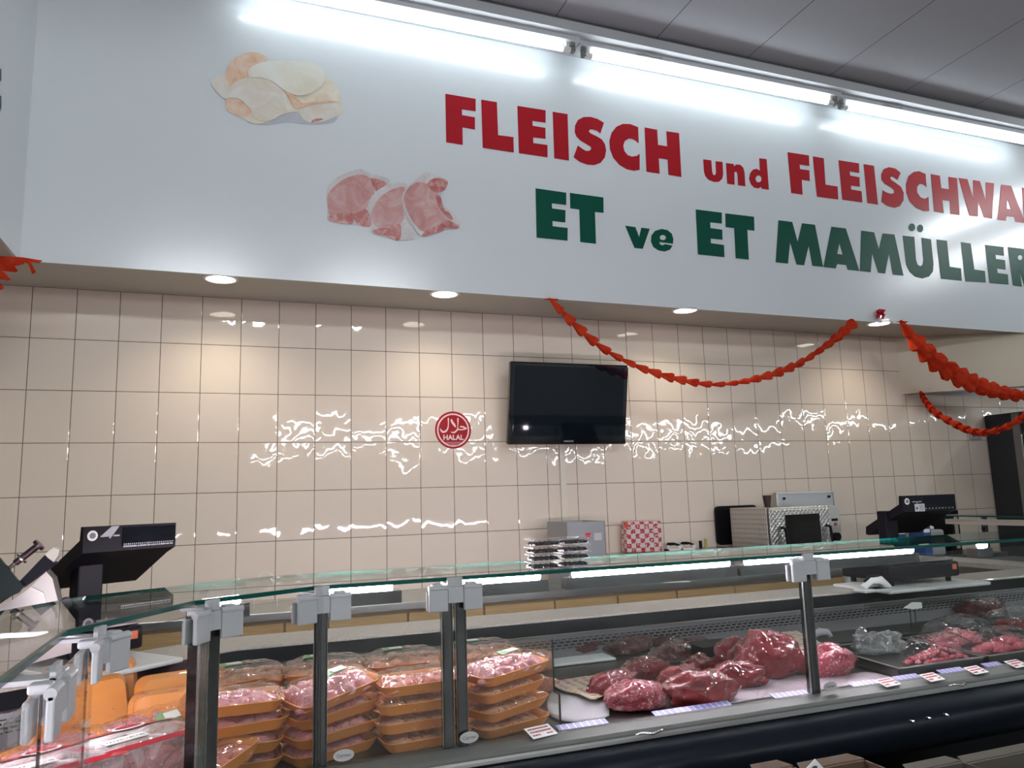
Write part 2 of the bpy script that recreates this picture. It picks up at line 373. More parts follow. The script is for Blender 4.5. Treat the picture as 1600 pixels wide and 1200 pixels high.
def cloth():
    b = NB('white_butcher_sheet'); v = b.voro(9, 'DISTANCE_TO_EDGE'); return b.end(b.bsdf(b.mix(b.ramp(v, [(0.0, (1, 1, 1)), (0.03, (0, 0, 0))]), (0.50, 0.44, 0.47), (0.42, 0.28, 0.32)), 0.35, coat=0.3, normal=b.bump(b.noise(18, 3), 0.5, 0.008)))
CLOTH = cloth()
LIGHTC = (0.86, 0.95, 1.0)
TUBEM = emit('tube_glow', LIGHTC, TUBE_E); FARM = emit('far_tube_glow', (0.92, 0.97, 1.0), 60.0); UNSEENM = emit('unseen_tube_glow', (0.92, 0.97, 1.0), UNSEEN_E)
DISCM = emit('downlight_glow', (1.0, 0.93, 0.80), 9.0); BARM = emit('case_lamp_glow', (1.0, 0.88, 1.0), BAR_E)

# ------------------------------------------------------------------ setting
def fy(x): return FA+FB*x
SZ = 2.9644
struct(MB().bb(-20, 46, -60, 0.3, -0.1, 0).build('floor', FLOOR))
struct(MB().bb(-4, 8.9, 0, 0.15, 0, 2.41).build('wall_back', TILES))
struct(MB().bb(-4, 7.22, 0, 0.15, 2.41, 3.05).build('wall_back_upper', TILES))
struct(MB().bb(7.22, 10.5, 0, 0.15, 2.41, 5.0).build('wall_right_upper', WALLW))
struct(MB().add([(-4, 0, SZ), (9.2, 0, SZ), (9.2, fy(9.2)+0.012, SZ), (-4, fy(-4)+0.012, SZ), (-4, 0, SZ+.06), (9.2, 0, SZ+.06), (9.2, fy(9.2)+0.012, SZ+.06), (-4, fy(-4)+0.012, SZ+.06)],
     [(0, 1, 2, 3), (4, 5, 6, 7), (0, 1, 5, 4), (1, 2, 6, 5), (2, 3, 7, 6), (3, 0, 4, 7)]).build('trim_soffit', SOFFIT))
fas = MB().prism([(0.06, fy(0.06), SZ-0.012), (10.5, fy(10.5), SZ-0.012), (10.5, fy(10.5), 5.02), (0.06, fy(0.06), 5.02)], (0, 0.012, 0)).build('wall_fascia', FASCIA); struct(fas)
struct(MB().prism([(0.06, fy(0), SZ-0.012), (0.06, -7.0, SZ-0.012), (0.06, -7.0, 5.02), (0.06, fy(0), 5.02)], (-0.02, 0, 0)).build('wall_left', FASCIA))
struct(MB().bb(-4, 0.05, -7, fy(-2)+0.03, SZ, SZ+0.06).build('trim_left_soffit', SOFFIT))
struct(MB().bb(-20, 46, -60, 0.3, 5.0, 5.1).build('ceiling', CEIL))
struct(MB().prism([(7.2, 0, 2.415), (8.36, -0.525, 2.45), (8.36, -0.525, SZ-0.002), (7.2, 0, SZ-0.002)], (0.05, 0.11, 0)).build('trim_beam', BEAM))
# tubes out of view; the three near rows are added as fill light
def unseen_tube(x, y, z, L, along, label, group):
    t = thing('unseen_tube_light', label, 'light fitting', (x, y, z), 0, group)
    d = (L/2, 0) if along == 'x' else (0, L/2)
    MB().bb(-d[0]-.04 if d[0] else -.03, d[0]+.04 if d[0] else .03, -d[1]-.04 if d[1] else -.03, d[1]+.04 if d[1] else .03, 0.04, 0.09).build('housing', WHITE, t)
    MB().cyl((-d[0], -d[1], 0.018), (d[0], d[1], 0.018), 0.02, n=10).build('tube', UNSEENM, t)
for j, y in enumerate((-7.5, -7.95, -8.35)):  # added fill rows, set back so that nothing mirrors them
    for i in range(5): unseen_tube(-6.6+2.5*i, y, 4.86, 1.5, 'x', ['leftmost', 'second', 'middle', 'fourth', 'rightmost'][i]+' added fill tube of the '+['nearest', 'middle', 'farthest'][j]+' row, unseen behind the camera', 'added fill tubes behind the camera')
for x, y, nm in ((9.9, -2.0, 'nearest the sign wall'), (11.5, -2.2, 'second from the sign wall'), (11.5, -3.8, 'farthest from the tiled wall')): unseen_tube(x, y, 4.86, 1.5, 'y', 'bare tube light above the aisle right of the sign wall, '+nm, 'tube lights right of the sign wall')
random.seed(12)
for j, y in enumerate((-24, -27.5, -31, -36, -42, -50)):          # far rows, mirrored in the glazed tiles
    t = thing('ceiling_light_row', ['first', 'second', 'third', 'fourth', 'fifth', 'farthest'][j]+' far row of tube lights, seen only mirrored in the tiles', 'light fitting', (20, y, 4.86))
    hb = MB().bb(2.0, 44, y-.05, y+.05, 4.90, 4.95).build('housing', WHITE, t, True); x = 3.0
    while x < 42:
        L = random.choice((1.5, 2.4, 3.0))
        if random.random() < .8: MB().cyl((x, y, 4.87), (x+L, y, 4.87), 0.034, n=8).build('tube', FARM, t, True)
        x += L+random.choice((.3, .5, 1.6))
# fluorescent fittings along the sign wall
TUBES = [(-1.29, 0.95), (1.19, 3.42), (3.67, 5.90), (6.14, 8.37), (8.62, 10.4)]
NAMES = ['fluorescent batten on the sign wall, hidden beyond the top left', 'fluorescent batten at the top left above the printed chicken', 'middle fluorescent batten above the words FLEISCH und', 'right fluorescent batten above FLEISCHWAREN, running out of the frame', 'fluorescent batten beyond the right edge']
for (x0, x1), lb in zip(TUBES[1:4], NAMES[1:4]):
    xc = (x0+x1)/2; y = fy(xc)-0.18; t = thing('fluorescent_light', lb, 'light fitting', (xc, y, 4.8)); L = x1-x0
    MB().cyl((-L/2, 0, 0), (L/2, 0, 0), 0.019, n=14).build('tube', TUBEM, t)
    MB().bb(-L/2-.12, L/2+.12, -0.05, 0.05, 0.05, 0.085).build('reflector', plain('fitting_white', (0.6, 0.63, 0.66), 0.4), t)
    for s in (-1, 1):
        e = MB().cyl((s*L/2, 0, 0), (s*(L/2+.06), 0, 0), 0.021, n=14); e.bb(s*(L/2+.035)-.012, s*(L/2+.035)+.012, -.016, .016, 0, 0.06); e.build('end_cap', WHITE, t)
        k = MB().bb(s*(L/2+.075)-.008, s*(L/2+.075)+.02, -.02, .02, -0.015, 0.06); k.bb(s*(L/2+.075)-.02, s*(L/2+.075)+.01, -.03, -.015, .02, 0.05); k.build('lamp_holder', plain('holder_grey', (0.2, 0.2, 0.2), 0.5), t)
    MB().tube([(-L/2+.35, -0.055, .055), (-L/2+.42, -0.058, .062), (-L/2+.50, -0.055, .052), (-L/2+.58, -0.058, .060)], 0.004, 6).build('spring_clip', STEELD, t)
tr = MB().prism([(-2, fy(-2), 4.885), (10, fy(10), 4.885), (10, fy(10), 4.96), (-2, fy(-2), 4.96)], (0, -0.30, 0)).build('trim_light_casing', plain('casing_grey', (0.50, 0.52, 0.54), 0.5)); struct(tr)
struct(MB().prism([(-2, fy(-2), 4.96), (10, fy(10), 4.96), (10, fy(10), 5.0), (-2, fy(-2), 5.0)], (0, -0.26, 0)).build('trim_shadow_strip', plain('shadow_strip_grey', (0.16, 0.16, 0.17), 0.8)))  # solid dark strip painting the shadow band between casing and ceiling
# recessed downlights in the soffit
for x, lb in ((-0.95, None), (1.117, 'recessed round downlight nearest the left corner, above the slicer side'), (2.572, 'recessed round downlight above the halal sticker'), (4.527, 'recessed round downlight above the middle of the hanging garland'), (6.517, 'recessed round downlight beside the red ribbon bow')):
    if lb is None: lb = 'recessed round downlight hidden behind the left sign wall'
    y = -0.465; t = thing('downlight', lb, 'ceiling lamp', (x, y, SZ))
    MB().cyl((0, 0, -0.003), (0, 0, -0.0005), 0.088, n=32).build('lens', DISCM, t)
    rg = []; 
    for r, z in ((0.088, -0.0002), (0.088, -0.006), (0.104, -0.004), (0.106, -0.0002)): rg.append([Vector((r*math.cos(2*PI*k/32), r*math.sin(2*PI*k/32), z)) for k in range(32)])
    MB().loft(rg, cap0=False, cap1=False).build('trim_ring', WHITE, t)
    ld = bpy.data.lights.new('downlight_beam', 'SPOT'); ld.energy = SPOT_W*(1.35 if x < 2 else (1.1 if x < 3 else .9)); ld.color = (1.0, 0.86, 0.68); ld.spot_size = 2.5; ld.spot_blend = 0.8; ld.shadow_soft_size = 0.07
    lo = bpy.data.objects.new('downlight_beam', ld); COL.objects.link(lo); lo.parent = t; lo.location = (0, 0, -0.03)

# ------------------------------------------------------------------ lettering on the sign wall
def fdecal(mb, pts, o=-0.0015, th=0.0012):
    P = [atf(x, y, o) for x, y in pts]; mb.prism(P, (0, -th, 0)); return mb
def cropA(p): return (680+p[0]*.2875, 120+p[1]*.2875)
def cropB(p): return (1060+p[0]*.3375, 200+p[1]*.3375)
def hole_poly(outer, hole):              # outline with a slit into a hole
    k, j = min(((i, j) for i in range(len(outer)) for j in range(len(hole))), key=lambda q: (outer[q[0]][0]-hole[q[1]][0])**2+(outer[q[0]][1]-hole[q[1]][1])**2)
    hole = hole[j:]+hole[:j]
    def area(p): return sum(p[i][0]*p[(i+1) % len(p)][1]-p[(i+1) % len(p)][0]*p[i][1] for i in range(len(p)))
    h = hole if area(outer)*area(hole) < 0 else [hole[0]]+hole[:0:-1]
    return outer[:k+1]+h+[h[0]]+outer[k:]
def letter(crop, pts, hole=None, sm=0):
    o = smooth_poly(pts, sm) if sm else list(pts)
    if hole: o = hole_poly(o, hole)
    return [crop(p) for p in o]
def ell(cx, cy, rx, ry, n=20): return [(cx+rx*math.cos(2*PI*i/n), cy+ry*math.sin(2*PI*i/n)) for i in range(n)]
A, B = cropA, cropB
S1 = [(917,250),(882,229),(845,218),(805,219),(775,235),(760,265),(758,300),(768,325),(790,347),(820,365),(845,380),(848,392),(838,402),(820,403),(800,392),(775,373),(752,437),(785,462),(825,477),(865,480),(900,467),(922,438),(929,400),(922,365),(905,340),(875,322),(845,308),(835,298),(840,287),(855,286),(880,293),(898,308)]
C1 = [(1103,274),(1060,257),(1020,256),(985,271),(958,305),(946,350),(950,395),(968,440),(1000,478),(1040,502),(1080,511),(1111,506),(1111,418),(1095,430),(1070,434),(1045,425),(1028,403),(1022,375),(1030,350),(1050,336),(1070,337),(1090,347),(1106,362)]
WORDS = [
 ('red lettering word FLEISCH, first word of the upper line', RED, [
  letter(A, [(55,92),(220,120),(220,188),(145,177),(146,208),(216,220),(216,287),(148,275),(150,371),(60,356)]),
  letter(A, [(250,124),(335,138),(342,317),(425,328),(427,412),(258,386)]),
  letter(A, [(446,158),(600,182),(600,250),(528,240),(530,266),(599,278),(599,337),(532,330),(533,360),(610,371),(611,438),(455,415)]),
  letter(A, [(638,190),(719,203),(727,456),(647,443)]), letter(A, S1), letter(A, C1),
  letter(A, [(1138,275),(1206,288),(1211,370),(1261,378),(1256,296),(1325,306),(1338,545),(1268,533),(1263,450),(1215,443),(1220,527),(1148,516)])]),
 ('small red lettering word und between the two long red words', RED, [
  letter(B, [(115,145),(152,150),(156,200),(159,213),(165,219),(172,215),(174,205),(172,154),(204,157),(207,215),(203,235),(188,249),(165,250),(140,240),(124,222),(118,200)]),
  letter(B, [(220,162),(256,167),(257,178),(268,169),(285,170),(300,183),(306,205),(310,270),(276,265),(273,212),(267,201),(259,206),(260,263),(226,258)]),
  letter(B, [(374,140),(408,144),(419,286),(385,281),(384,272),(370,280),(350,276),(334,258),(327,235),(332,208),(346,192),(362,189),(377,197)], ell(371,236,14,16,16))]),
 ('red lettering word FLEISCHWAREN running out of the right edge', RED, [
  letter(B, [(505,112),(604,127),(606,176),(561,169),(563,190),(606,196),(608,246),(571,240),(575,309),(522,301)]),
  letter(B, [(622,131),(673,140),(681,262),(737,271),(740,331),(641,318)]),
  letter(B, [(741,149),(836,164),(837,208),(793,201),(795,220),(838,228),(840,272),(798,266),(800,284),(848,293),(852,345),(759,332)]),
  letter(B, [(857,167),(905,175),(924,355),(875,347)]),
  letter(B, [(1029,208),(1005,188),(975,181),(950,190),(938,215),(940,240),(955,258),(985,276),(998,288),(997,302),(983,305),(962,298),(945,288),(939,342),(965,360),(1000,370),(1025,362),(1042,335),(1043,300),(1030,272),(1005,253),(985,240),(980,230),(990,224),(1014,240)]),
  letter(B, [(1144,213),(1115,200),(1090,203),(1065,222),(1053,260),(1055,300),(1070,340),(1100,370),(1135,385),(1161,385),(1158,318),(1140,328),(1120,320),(1105,297),(1105,272),(1118,258),(1135,262),(1149,274)]),
  letter(B, [(1168,213),(1210,221),(1217,278),(1253,284),(1249,226),(1290,232),(1302,403),(1259,398),(1256,338),(1222,334),(1229,395),(1184,387)]),
  letter(B, [(1297,231),(1338,237),(1366,330),(1363,241),(1396,246),(1424,338),(1422,251),(1461,256),(1452,420),(1414,414),(1388,340),(1387,411),(1347,406)]),
  letter(B, [(1494,262),(1540,268),(1606,440),(1560,435),(1553,412),(1519,409),(1516,430),(1476,425)], [(1522,330),(1539,376),(1521,374)]),
  letter(B, [(1590,276),(1650,285),(1668,300),(1668,325),(1655,342),(1690,452),(1652,447),(1630,380),(1630,444),(1600,440)], ell(1642,318,12,12,10)),
  letter(B, [(1700,292),(1790,305),(1790,340),(1738,333),(1738,350),(1790,358),(1790,392),(1740,386),(1740,405),(1795,412),(1795,462),(1708,452)]),
  letter(B, [(1812,308),(1850,313),(1895,395),(1893,320),(1930,325),(1938,482),(1900,477),(1853,392),(1856,470),(1820,465)])]),
 ('green lettering word ET, first word of the lower line', GREENV, [
  letter(A, [(545,606),(712,630),(712,697),(634,688),(635,715),(708,725),(707,792),(637,784),(638,812),(720,822),(719,891),(551,874)]),
  letter(A, [(732,631),(914,656),(915,740),(868,735),(874,908),(788,898),(783,722),(734,715)])]),
 ('small green lettering word ve between the two green words ET', GREENV, [
  letter(A, [(1032,809),(1088,817),(1108,870),(1120,820),(1166,826),(1128,935),(1083,930)]),
  letter(A, [(1292,908),(1294,880),(1285,852),(1262,833),(1230,827),(1195,837),(1175,862),(1172,895),(1185,925),(1212,943),(1245,950),(1275,940),(1290,918),(1249,909),(1238,916),(1222,912),(1218,898)], ell(1237,874,17,14,12))]),
 ('green lettering word ET standing before MAMÜLLERI', GREENV, [
  letter(B, [(80,377),(201,392),(201,443),(147,437),(148,463),(203,471),(204,518),(149,512),(150,533),(211,542),(213,598),(90,585)]),
  letter(B, [(217,395),(350,411),(352,476),(319,472),(326,610),(265,603),(258,464),(218,459)])]),
 ('green lettering word MAMÜLLERI running out of the right edge', GREENV, [
  letter(B, [(463,427),(527,435),(552,528),(572,441),(632,448),(670,643),(620,638),(603,545),(582,636),(547,632),(517,530),(507,628),(450,622)]),
  letter(B, [(708,457),(775,465),(838,662),(783,656),(777,635),(735,630),(728,650),(671,644)], [(745,535),(760,586),(735,583)]),
  letter(B, [(846,475),(906,483),(928,562),(945,488),(1000,493),(1042,684),(993,679),(975,580),(957,674),(925,670),(897,580),(890,668),(840,662)]),
  letter(B, [(1038,498),(1092,504),(1100,610),(1107,632),(1120,640),(1131,632),(1134,612),(1125,508),(1169,515),(1181,630),(1178,665),(1160,688),(1130,697),(1095,688),(1070,665),(1055,635)]),
  letter(B, ell(1081,460,15,18)), letter(B, ell(1119,465,14,18)),
  letter(B, [(1195,516),(1243,522),(1256,642),(1308,650),(1312,708),(1216,698)]),
  letter(B, [(1307,528),(1353,535),(1370,655),(1419,662),(1423,716),(1329,710)]),
  letter(B, [(1420,541),(1505,551),(1507,592),(1468,587),(1470,606),(1512,612),(1515,656),(1475,651),(1478,671),(1525,678),(1528,725),(1440,718)]),
  letter(B, [(1525,551),(1598,560),(1620,575),(1622,610),(1605,632),(1648,742),(1602,737),(1580,660),(1590,735),(1548,729)], ell(1582,600,11,12,10)),
  letter(B, [(1640,566),(1685,572),(1700,748),(1655,743)])])]
for lb, m, letters in WORDS:
    c = atf(*letters[0][0]); t = thing('wall_lettering', lb, 'sign lettering', c)
    for L in letters: fdecal(MB(), L).build('letter', m, t, world=True)
# a green letter edge on the left sign wall
t = MB(); 
def atx(px, py, x): d = ray(px, py); return CAM + d*((x-CAM.x)/d.x)
for pts in ([(2,108),(2,126),(-6,130),(-10,104)], [(2,150),(2,168),(-1,178),(-10,182),(-10,146)]):
    t.prism([atx(a, b, 0.0615) for a, b in pts], (0.0012, 0, 0))
tag(t.build('wall_lettering', GREENV), 'end of a dark green letter on the left sign wall at the frame edge', 'sign lettering')

# printed pictures on the sign wall
def picmat(name, c1, c2, c3, scale):
    b = NB(name); n1 = b.noise(scale, 5, b.pos(), 0.6, 1.0); return b.end(b.bsdf(b.ramp(n1, [(0.32, c1), (0.5, c2), (0.68, c3)]), 0.35))
PK1 = picmat('print_chicken_skin', (0.60, 0.50, 0.36), (0.66, 0.60, 0.47), (0.70, 0.68, 0.60), 7)
PK2 = picmat('print_chicken_leg', (0.60, 0.53, 0.42), (0.62, 0.58, 0.50), (0.66, 0.65, 0.62), 7)
PK3 = picmat('print_chicken_orange', (0.55, 0.30, 0.16), (0.66, 0.44, 0.30), (0.68, 0.56, 0.46), 9)
PM1 = picmat('print_chop_meat', (0.40, 0.17, 0.16), (0.48, 0.24, 0.23), (0.52, 0.36, 0.35), 9)
PM2 = picmat('print_chop_fat', (0.45, 0.42, 0.42), (0.52, 0.49, 0.49), (0.60, 0.58, 0.58), 12)
PM3 = picmat('print_chop_bone', (0.35, 0.06, 0.06), (0.42, 0.14, 0.13), (0.55, 0.36, 0.34), 18)
def cropC(p): return (300+p[0]*.2875, 60+p[1]*.2875)
def pic(name, lb, shapes):
    t = thing(name, lb, 'wall picture', atf(*cropC(shapes[0][1][0])))
    for i, (nm, pts, m) in enumerate(shapes):
        fdecal(MB(), [cropC(p) for p in smooth_poly(pts, 4)], -0.0015-0.0012*i, 0.001).build(nm, m, t, world=True)
pic('chicken_picture', 'printed picture of a whole raw chicken on the sign wall', [
 ('shadow_print', [(300,455),(420,430),(560,400),(700,440),(790,425),(760,460),(640,468),(520,455),(400,472)], picmat('print_shadow', (0.40, 0.42, 0.46), (0.42, 0.44, 0.48), (0.45, 0.47, 0.50), 5)),
 ('wing_print', [(585,395),(620,365),(700,348),(780,352),(825,375),(825,400),(790,420),(720,450),(650,458),(600,435)], PK2),
 ('body_print', [(180,195),(200,140),(240,98),(320,74),(380,85),(410,122),(600,122),(690,150),(730,205),(780,250),(805,310),(800,355),(700,345),(620,365),(580,395),(500,410),(430,445),(340,465),(250,420),(200,400),(183,370),(190,330),(140,300),(102,240),(125,210)], PK1),
 ('tail_print', [(190,330),(240,330),(310,365),(320,410),(270,425),(200,400),(183,370)], PK3),
 ('back_leg_print', [(180,200),(205,135),(250,95),(320,75),(385,88),(410,120),(340,145),(310,175),(300,215),(210,262),(190,235)], PK3),
 ('knuckle_print', [(102,240),(125,210),(178,205),(200,250),(210,300),(180,328),(140,295)], PK2),
 ('near_leg_print', [(205,275),(260,225),(350,212),(430,230),(500,290),(520,350),(500,400),(430,445),(350,440),(320,390),(260,330),(205,320)], PK2),
 ('fold_print', [(410,215),(470,250),(540,300),(600,350),(650,345),(720,335),(790,345),(700,350),(620,368),(560,380),(520,310),(470,262)], PK3),
 ('breast_print', [(305,180),(340,145),(420,125),(590,125),(690,150),(720,200),(700,260),(640,300),(570,310),(500,280),(430,230),(360,212),(315,212)], picmat('print_chicken_breast', (0.62, 0.58, 0.46), (0.66, 0.65, 0.56), (0.68, 0.69, 0.64), 5)),
 ('neck_print', [(650,450),(670,437),(712,437),(690,446),(655,455)], PM3)])
pic('pork_chops_picture', 'printed picture of three raw bone-in chops on the sign wall', [
 ('left_chop_fat', [(732,830),(760,775),(830,735),(910,710),(965,732),(1060,760),(1075,785),(1040,830),(1000,880),(960,930),(975,1020),(870,1010),(745,990),(735,920)], PM2),
 ('left_chop_lean', [(738,850),(790,790),(860,750),(940,742),(985,790),(990,850),(950,920),(895,950),(760,965),(740,930)], PM1),
 ('left_chop_bone', [(745,990),(760,958),(880,945),(950,930),(972,1020),(905,1012),(880,985),(860,1012)], PM3),
 ('left_chop_tip', [(970,762),(1010,765),(1060,790),(1020,830),(1000,830)], PM3),
 ('middle_chop_fat', [(958,930),(965,880),(1010,825),(1090,785),(1165,790),(1170,860),(1190,960),(1215,1040),(1205,1090),(1110,1095),(1020,1072),(975,1050),(985,1010)], PM2),
 ('middle_chop_lean', [(975,950),(1000,890),(1060,835),(1140,805),(1160,830),(1145,900),(1150,980),(1110,1020),(1020,1030),(985,1000)], PM1),
 ('middle_chop_bone', [(990,1040),(1080,1020),(1130,1010),(1135,1080),(1110,1098),(1060,1075),(1000,1062)], PM3),
 ('right_chop_fat', [(1140,870),(1170,810),(1230,760),(1270,728),(1320,740),(1390,780),(1375,820),(1350,850),(1370,910),(1420,950),(1458,1000),(1440,1030),(1370,1040),(1270,1078),(1220,1050),(1170,970)], PM2),
 ('right_chop_lean', [(1150,870),(1175,815),(1230,780),(1290,800),(1330,860),(1360,940),(1375,1010),(1270,1050),(1220,1020),(1175,950)], PM1),
 ('right_chop_top_bone', [(1280,790),(1320,760),(1385,770),(1380,815),(1340,840),(1310,830)], PM3),
 ('right_chop_bone', [(1255,1075),(1270,1045),(1350,1010),(1375,985),(1400,990),(1450,1015),(1440,1032),(1375,1030),(1360,1045)], PM3),
 ('right_chop_rib', [(1325,850),(1350,860),(1365,920),(1400,950),(1420,985),(1385,970),(1345,915)], PM3)])
# ------------------------------------------------------------------ things on the back wall
def ypoly(mb, pts, y, th):               # outline measured at depth y, pushed back by th
    return mb.prism([aty(a, b, y) for a, b in pts], (0, th, 0))
t = thing('halal_sticker', 'round red HALAL sticker with Arabic lettering on the tiled wall', 'sticker', (2.75, -0.001, 2.058))
def disc(r0, r1, y):
    n = 48; mb = MB(); o = [Vector((r1*math.cos(2*PI*i/n), y, r1*math.sin(2*PI*i/n))) for i in range(n)]
    o2 = [v+Vector((0, .0006, 0)) for v in o]
    if r0 == 0: return mb.loft([o, o2], False)
    a = [Vector((v.x*r0/r1, v.y, v.z*r0/r1)) for v in o]; b_ = [Vector((v.x*r0/r1, v.y, v.z*r0/r1)) for v in o2]
    return mb.loft([o, o2, b_, a, o], False, False, False)
PINK = plain('sticker_pink', (0.80, 0.55, 0.52), 0.4)
disc(0, 0.139, -0.0012).build('disc', RED, t); disc(0.113, 0.124, -0.0022).build('ring', PINK, t)
def hs(p): return Vector(((p[0]-787)/330*.139, -0.0028, -(p[1]-600)/330*.139))
mb = MB()
for pts in ([(690,395),(710,390),(708,500),(700,570),(670,625),(620,650),(580,645),(552,610),(550,570),(570,590),(592,612),(630,613),(668,580),(688,530),(692,450)],
            [(742,420),(765,405),(790,455),(825,500),(835,555),(800,530),(760,480),(745,450)],
            [(864,395),(888,390),(885,480),(873,555),(885,575),(930,582),(985,575),(960,555),(905,548),(925,528),(970,530),(1040,565),(1035,580),(980,598),(920,605),(880,600),(850,625),(810,655),(760,650),(742,632),(790,632),(840,600),(860,560),(866,480)]):
    mb.prism([hs(p) for p in smooth_poly(pts, 3)], (0, .0006, 0))
mb.build('arabic_lettering', PINK, t)
xf(text_mb('HALAL', 0.052, 0.0016), Matrix.Translation((0, -0.0030, -0.057)) @ Matrix.Rotation(PI/2, 4, 'X')).build('lettering', PINK, t)
mb = MB(); mb.prism([hs(p) for p in [(640,808),(940,808),(900,850),(860,872),(720,872),(680,850)]], (0, .0005, 0)); mb.build('small_print', plain('sticker_rose', (0.42, 0.10, 0.12), 0.4), t)

t = thing('television', 'black flat television hung on the tiled wall', 'television', (3.615, -0.10, 1.945), rot=(0.19, 0, 0.0))
MB().rbox((0, -0.03, 0.31), (0.985, 0.05, 0.62), 0.012).build('casing', BLACKG, t)
MB().bb(-0.455, 0.455, -0.058, -0.053, 0.065, 0.592).build('screen', plain('tv_screen', (0.004, 0.007, 0.011), 0.04, spec=0.35), t)
MB().bb(-0.49, 0.49, -0.0575, -0.0535, 0.006, 0.045).build('lower_bezel', plain('tv_bezel', (0.004, 0.005, 0.006), 0.1), t)
xf(text_mb('SAMSUNG', 0.018, 0.0003), Matrix.Translation((0, -0.0582, 0.026)) @ Matrix.Rotation(PI/2, 4, 'X')).build('lettering', plain('tv_lettering', (0.4, 0.4, 0.42), 0.4), t)
MB().bb(-0.15, 0.15, -0.01, 0.145, 0.20, 0.34).build('wall_bracket', STEELD, t)
tag(MB().bb(3.60, 3.645, -0.022, -0.001, 0.93, 1.99).build('cable_duct', plain('duct_cream', (0.68, 0.62, 0.52), 0.5)), 'cream cable duct running down the tiles below the television', 'cable duct')
p = aty(1522, 680, -0.001); t = thing('wall_socket', 'small grey double socket plate on the right end of the tiles', 'socket', p)
MB().rbox((0, -.012, 0), (.15, .024, .085), .005).build('plate', plain('socket_grey', (0.42, 0.42, 0.44), 0.5), t)
for s in (-1, 1): MB().cyl((s*.036, -.0245, 0), (s*.036, -.026, 0), .022).build('outlet', plain('socket_dark', (0.2, 0.2, 0.22), 0.5), t)

# ------------------------------------------------------------------ back counter
t = thing('work_counter', 'long back counter with steel top and maple cupboard doors along the tiled wall', 'counter', (2.0, -0.33, 0))
XR = aty(1322, 900, -0.65).x
MB().bb(-2.5, XR, -0.62, -0.005, 0.10, 0.875).build('carcass', plain('carcass', (0.25, 0.17, 0.09), 0.6), t, True)
MB().bb(-2.5, XR, -0.55, -0.02, 0.0, 0.10).build('plinth', BLACK, t, True)
mb = MB(); mb.rbox(((XR-2.5)/2, -0.3325, 0.905), (XR+2.5, 0.655, 0.05), 0.006); mb.build('steel_top', STEEL, t, True)
seams = [-2.5, -1.9, -1.3, -0.7, -0.1, 0.5, 1.0] + [aty(px, 950, -0.65).x for px in (377, 445, 513, 638, 757, 868, 967, 1060, 1152, 1268)] + [XR]
for i, (a, b_) in enumerate(zip(seams, seams[1:])):
    d = MB().rbox(((a+b_)/2, -0.63, 0.50), (b_-a-0.012, 0.02, 0.72), 0.003).build('door', WOOD, t, True)
    cx = b_-0.10 if i % 2 == 0 else a+0.10
    h = MB().tube([(cx-.055, -.64, .80), (cx-.055, -.665, .80), (cx+.055, -.665, .80), (cx+.055, -.64, .80)], 0.006, 8); o = h.build('handle', CHROME, d, True)
MB().bb(XR, XR+0.03, -0.66, -0.005, 0.0, 0.99).build('end_panel', WHITE, t, True)
mb = MB(); mb.bb(3.86, 4.98, -0.20, -0.005, 1.085, 1.10); mb.bb(3.86, 4.98, -0.205, -0.195, 1.03, 1.10); mb.bb(3.90, 4.94, -0.02, -0.005, 0.93, 1.085)
tag(mb.build('steel_shelf', STEEL), 'low steel shelf standing on the back counter under the printed bag and knives', 'shelf')

t = thing('paper_dispenser', 'tall grey metal box with a small red mark on the back counter', 'metal box', (3.55, -0.38, 0.93))
mb = MB().bb(3.395, 3.69, -0.55, -0.548, 0.93, 1.366); mb.bb(3.395, 3.398, -0.55, -0.2, 0.93, 1.366); mb.bb(3.687, 3.69, -0.55, -0.2, 0.93, 1.366); mb.bb(3.395, 3.69, -0.202, -0.2, 0.93, 1.366); mb.bb(3.395, 3.69, -0.55, -0.2, 0.93, 0.94)
mb.build('body', plain('box_grey', (0.30, 0.31, 0.32), 0.5, 0.2), t, True)
MB().bb(3.40, 3.685, -0.545, -0.205, 1.30, 1.352).build('paper_stack', PAPER, t, True)
MB().bb(3.535, 3.575, -0.553, -0.5505, 1.255, 1.29).build('red_mark', plain('mark_red', (0.55, 0.03, 0.05), 0.4), t, True)
MB().bb(3.60, 3.66, -0.553, -0.5505, 1.235, 1.285).build('white_label', plain('label_grey', (0.5, 0.5, 0.5), 0.4), t, True)

t = thing('printed_carrier_bag', 'pink and red checkered bag standing on the low steel shelf', 'bag', (4.225, -0.12, 1.10))
bm = blob(0.175, 0.06, 0.14, 0.0, 1, 1, 4)
for v in bm.verts:
    q = v.co; q.x = math.copysign(min(abs(q.x)*2.2, 0.158+0.004*noise.noise(q*30)), q.x); q.z = min((q.z-.14)*2.0+.12, 0.235+0.008*noise.noise(q*25)); q.z = max(q.z, 0); q.y = max(min(q.y, .05), -.05)+0.006*noise.noise(q*22)
bm.free(); MB().rbox((0, 0, .118), (.31, .10, .236), .014, 3, Matrix.Rotation(.02, 3, 'Y')).build('bag_body', CHECK, t)
MB().bb(-0.172, -0.145, -0.06, -0.048, 0.195, 0.235).build('price_tag', plain('tag_red', (0.6, 0.06, 0.02), 0.5), t)

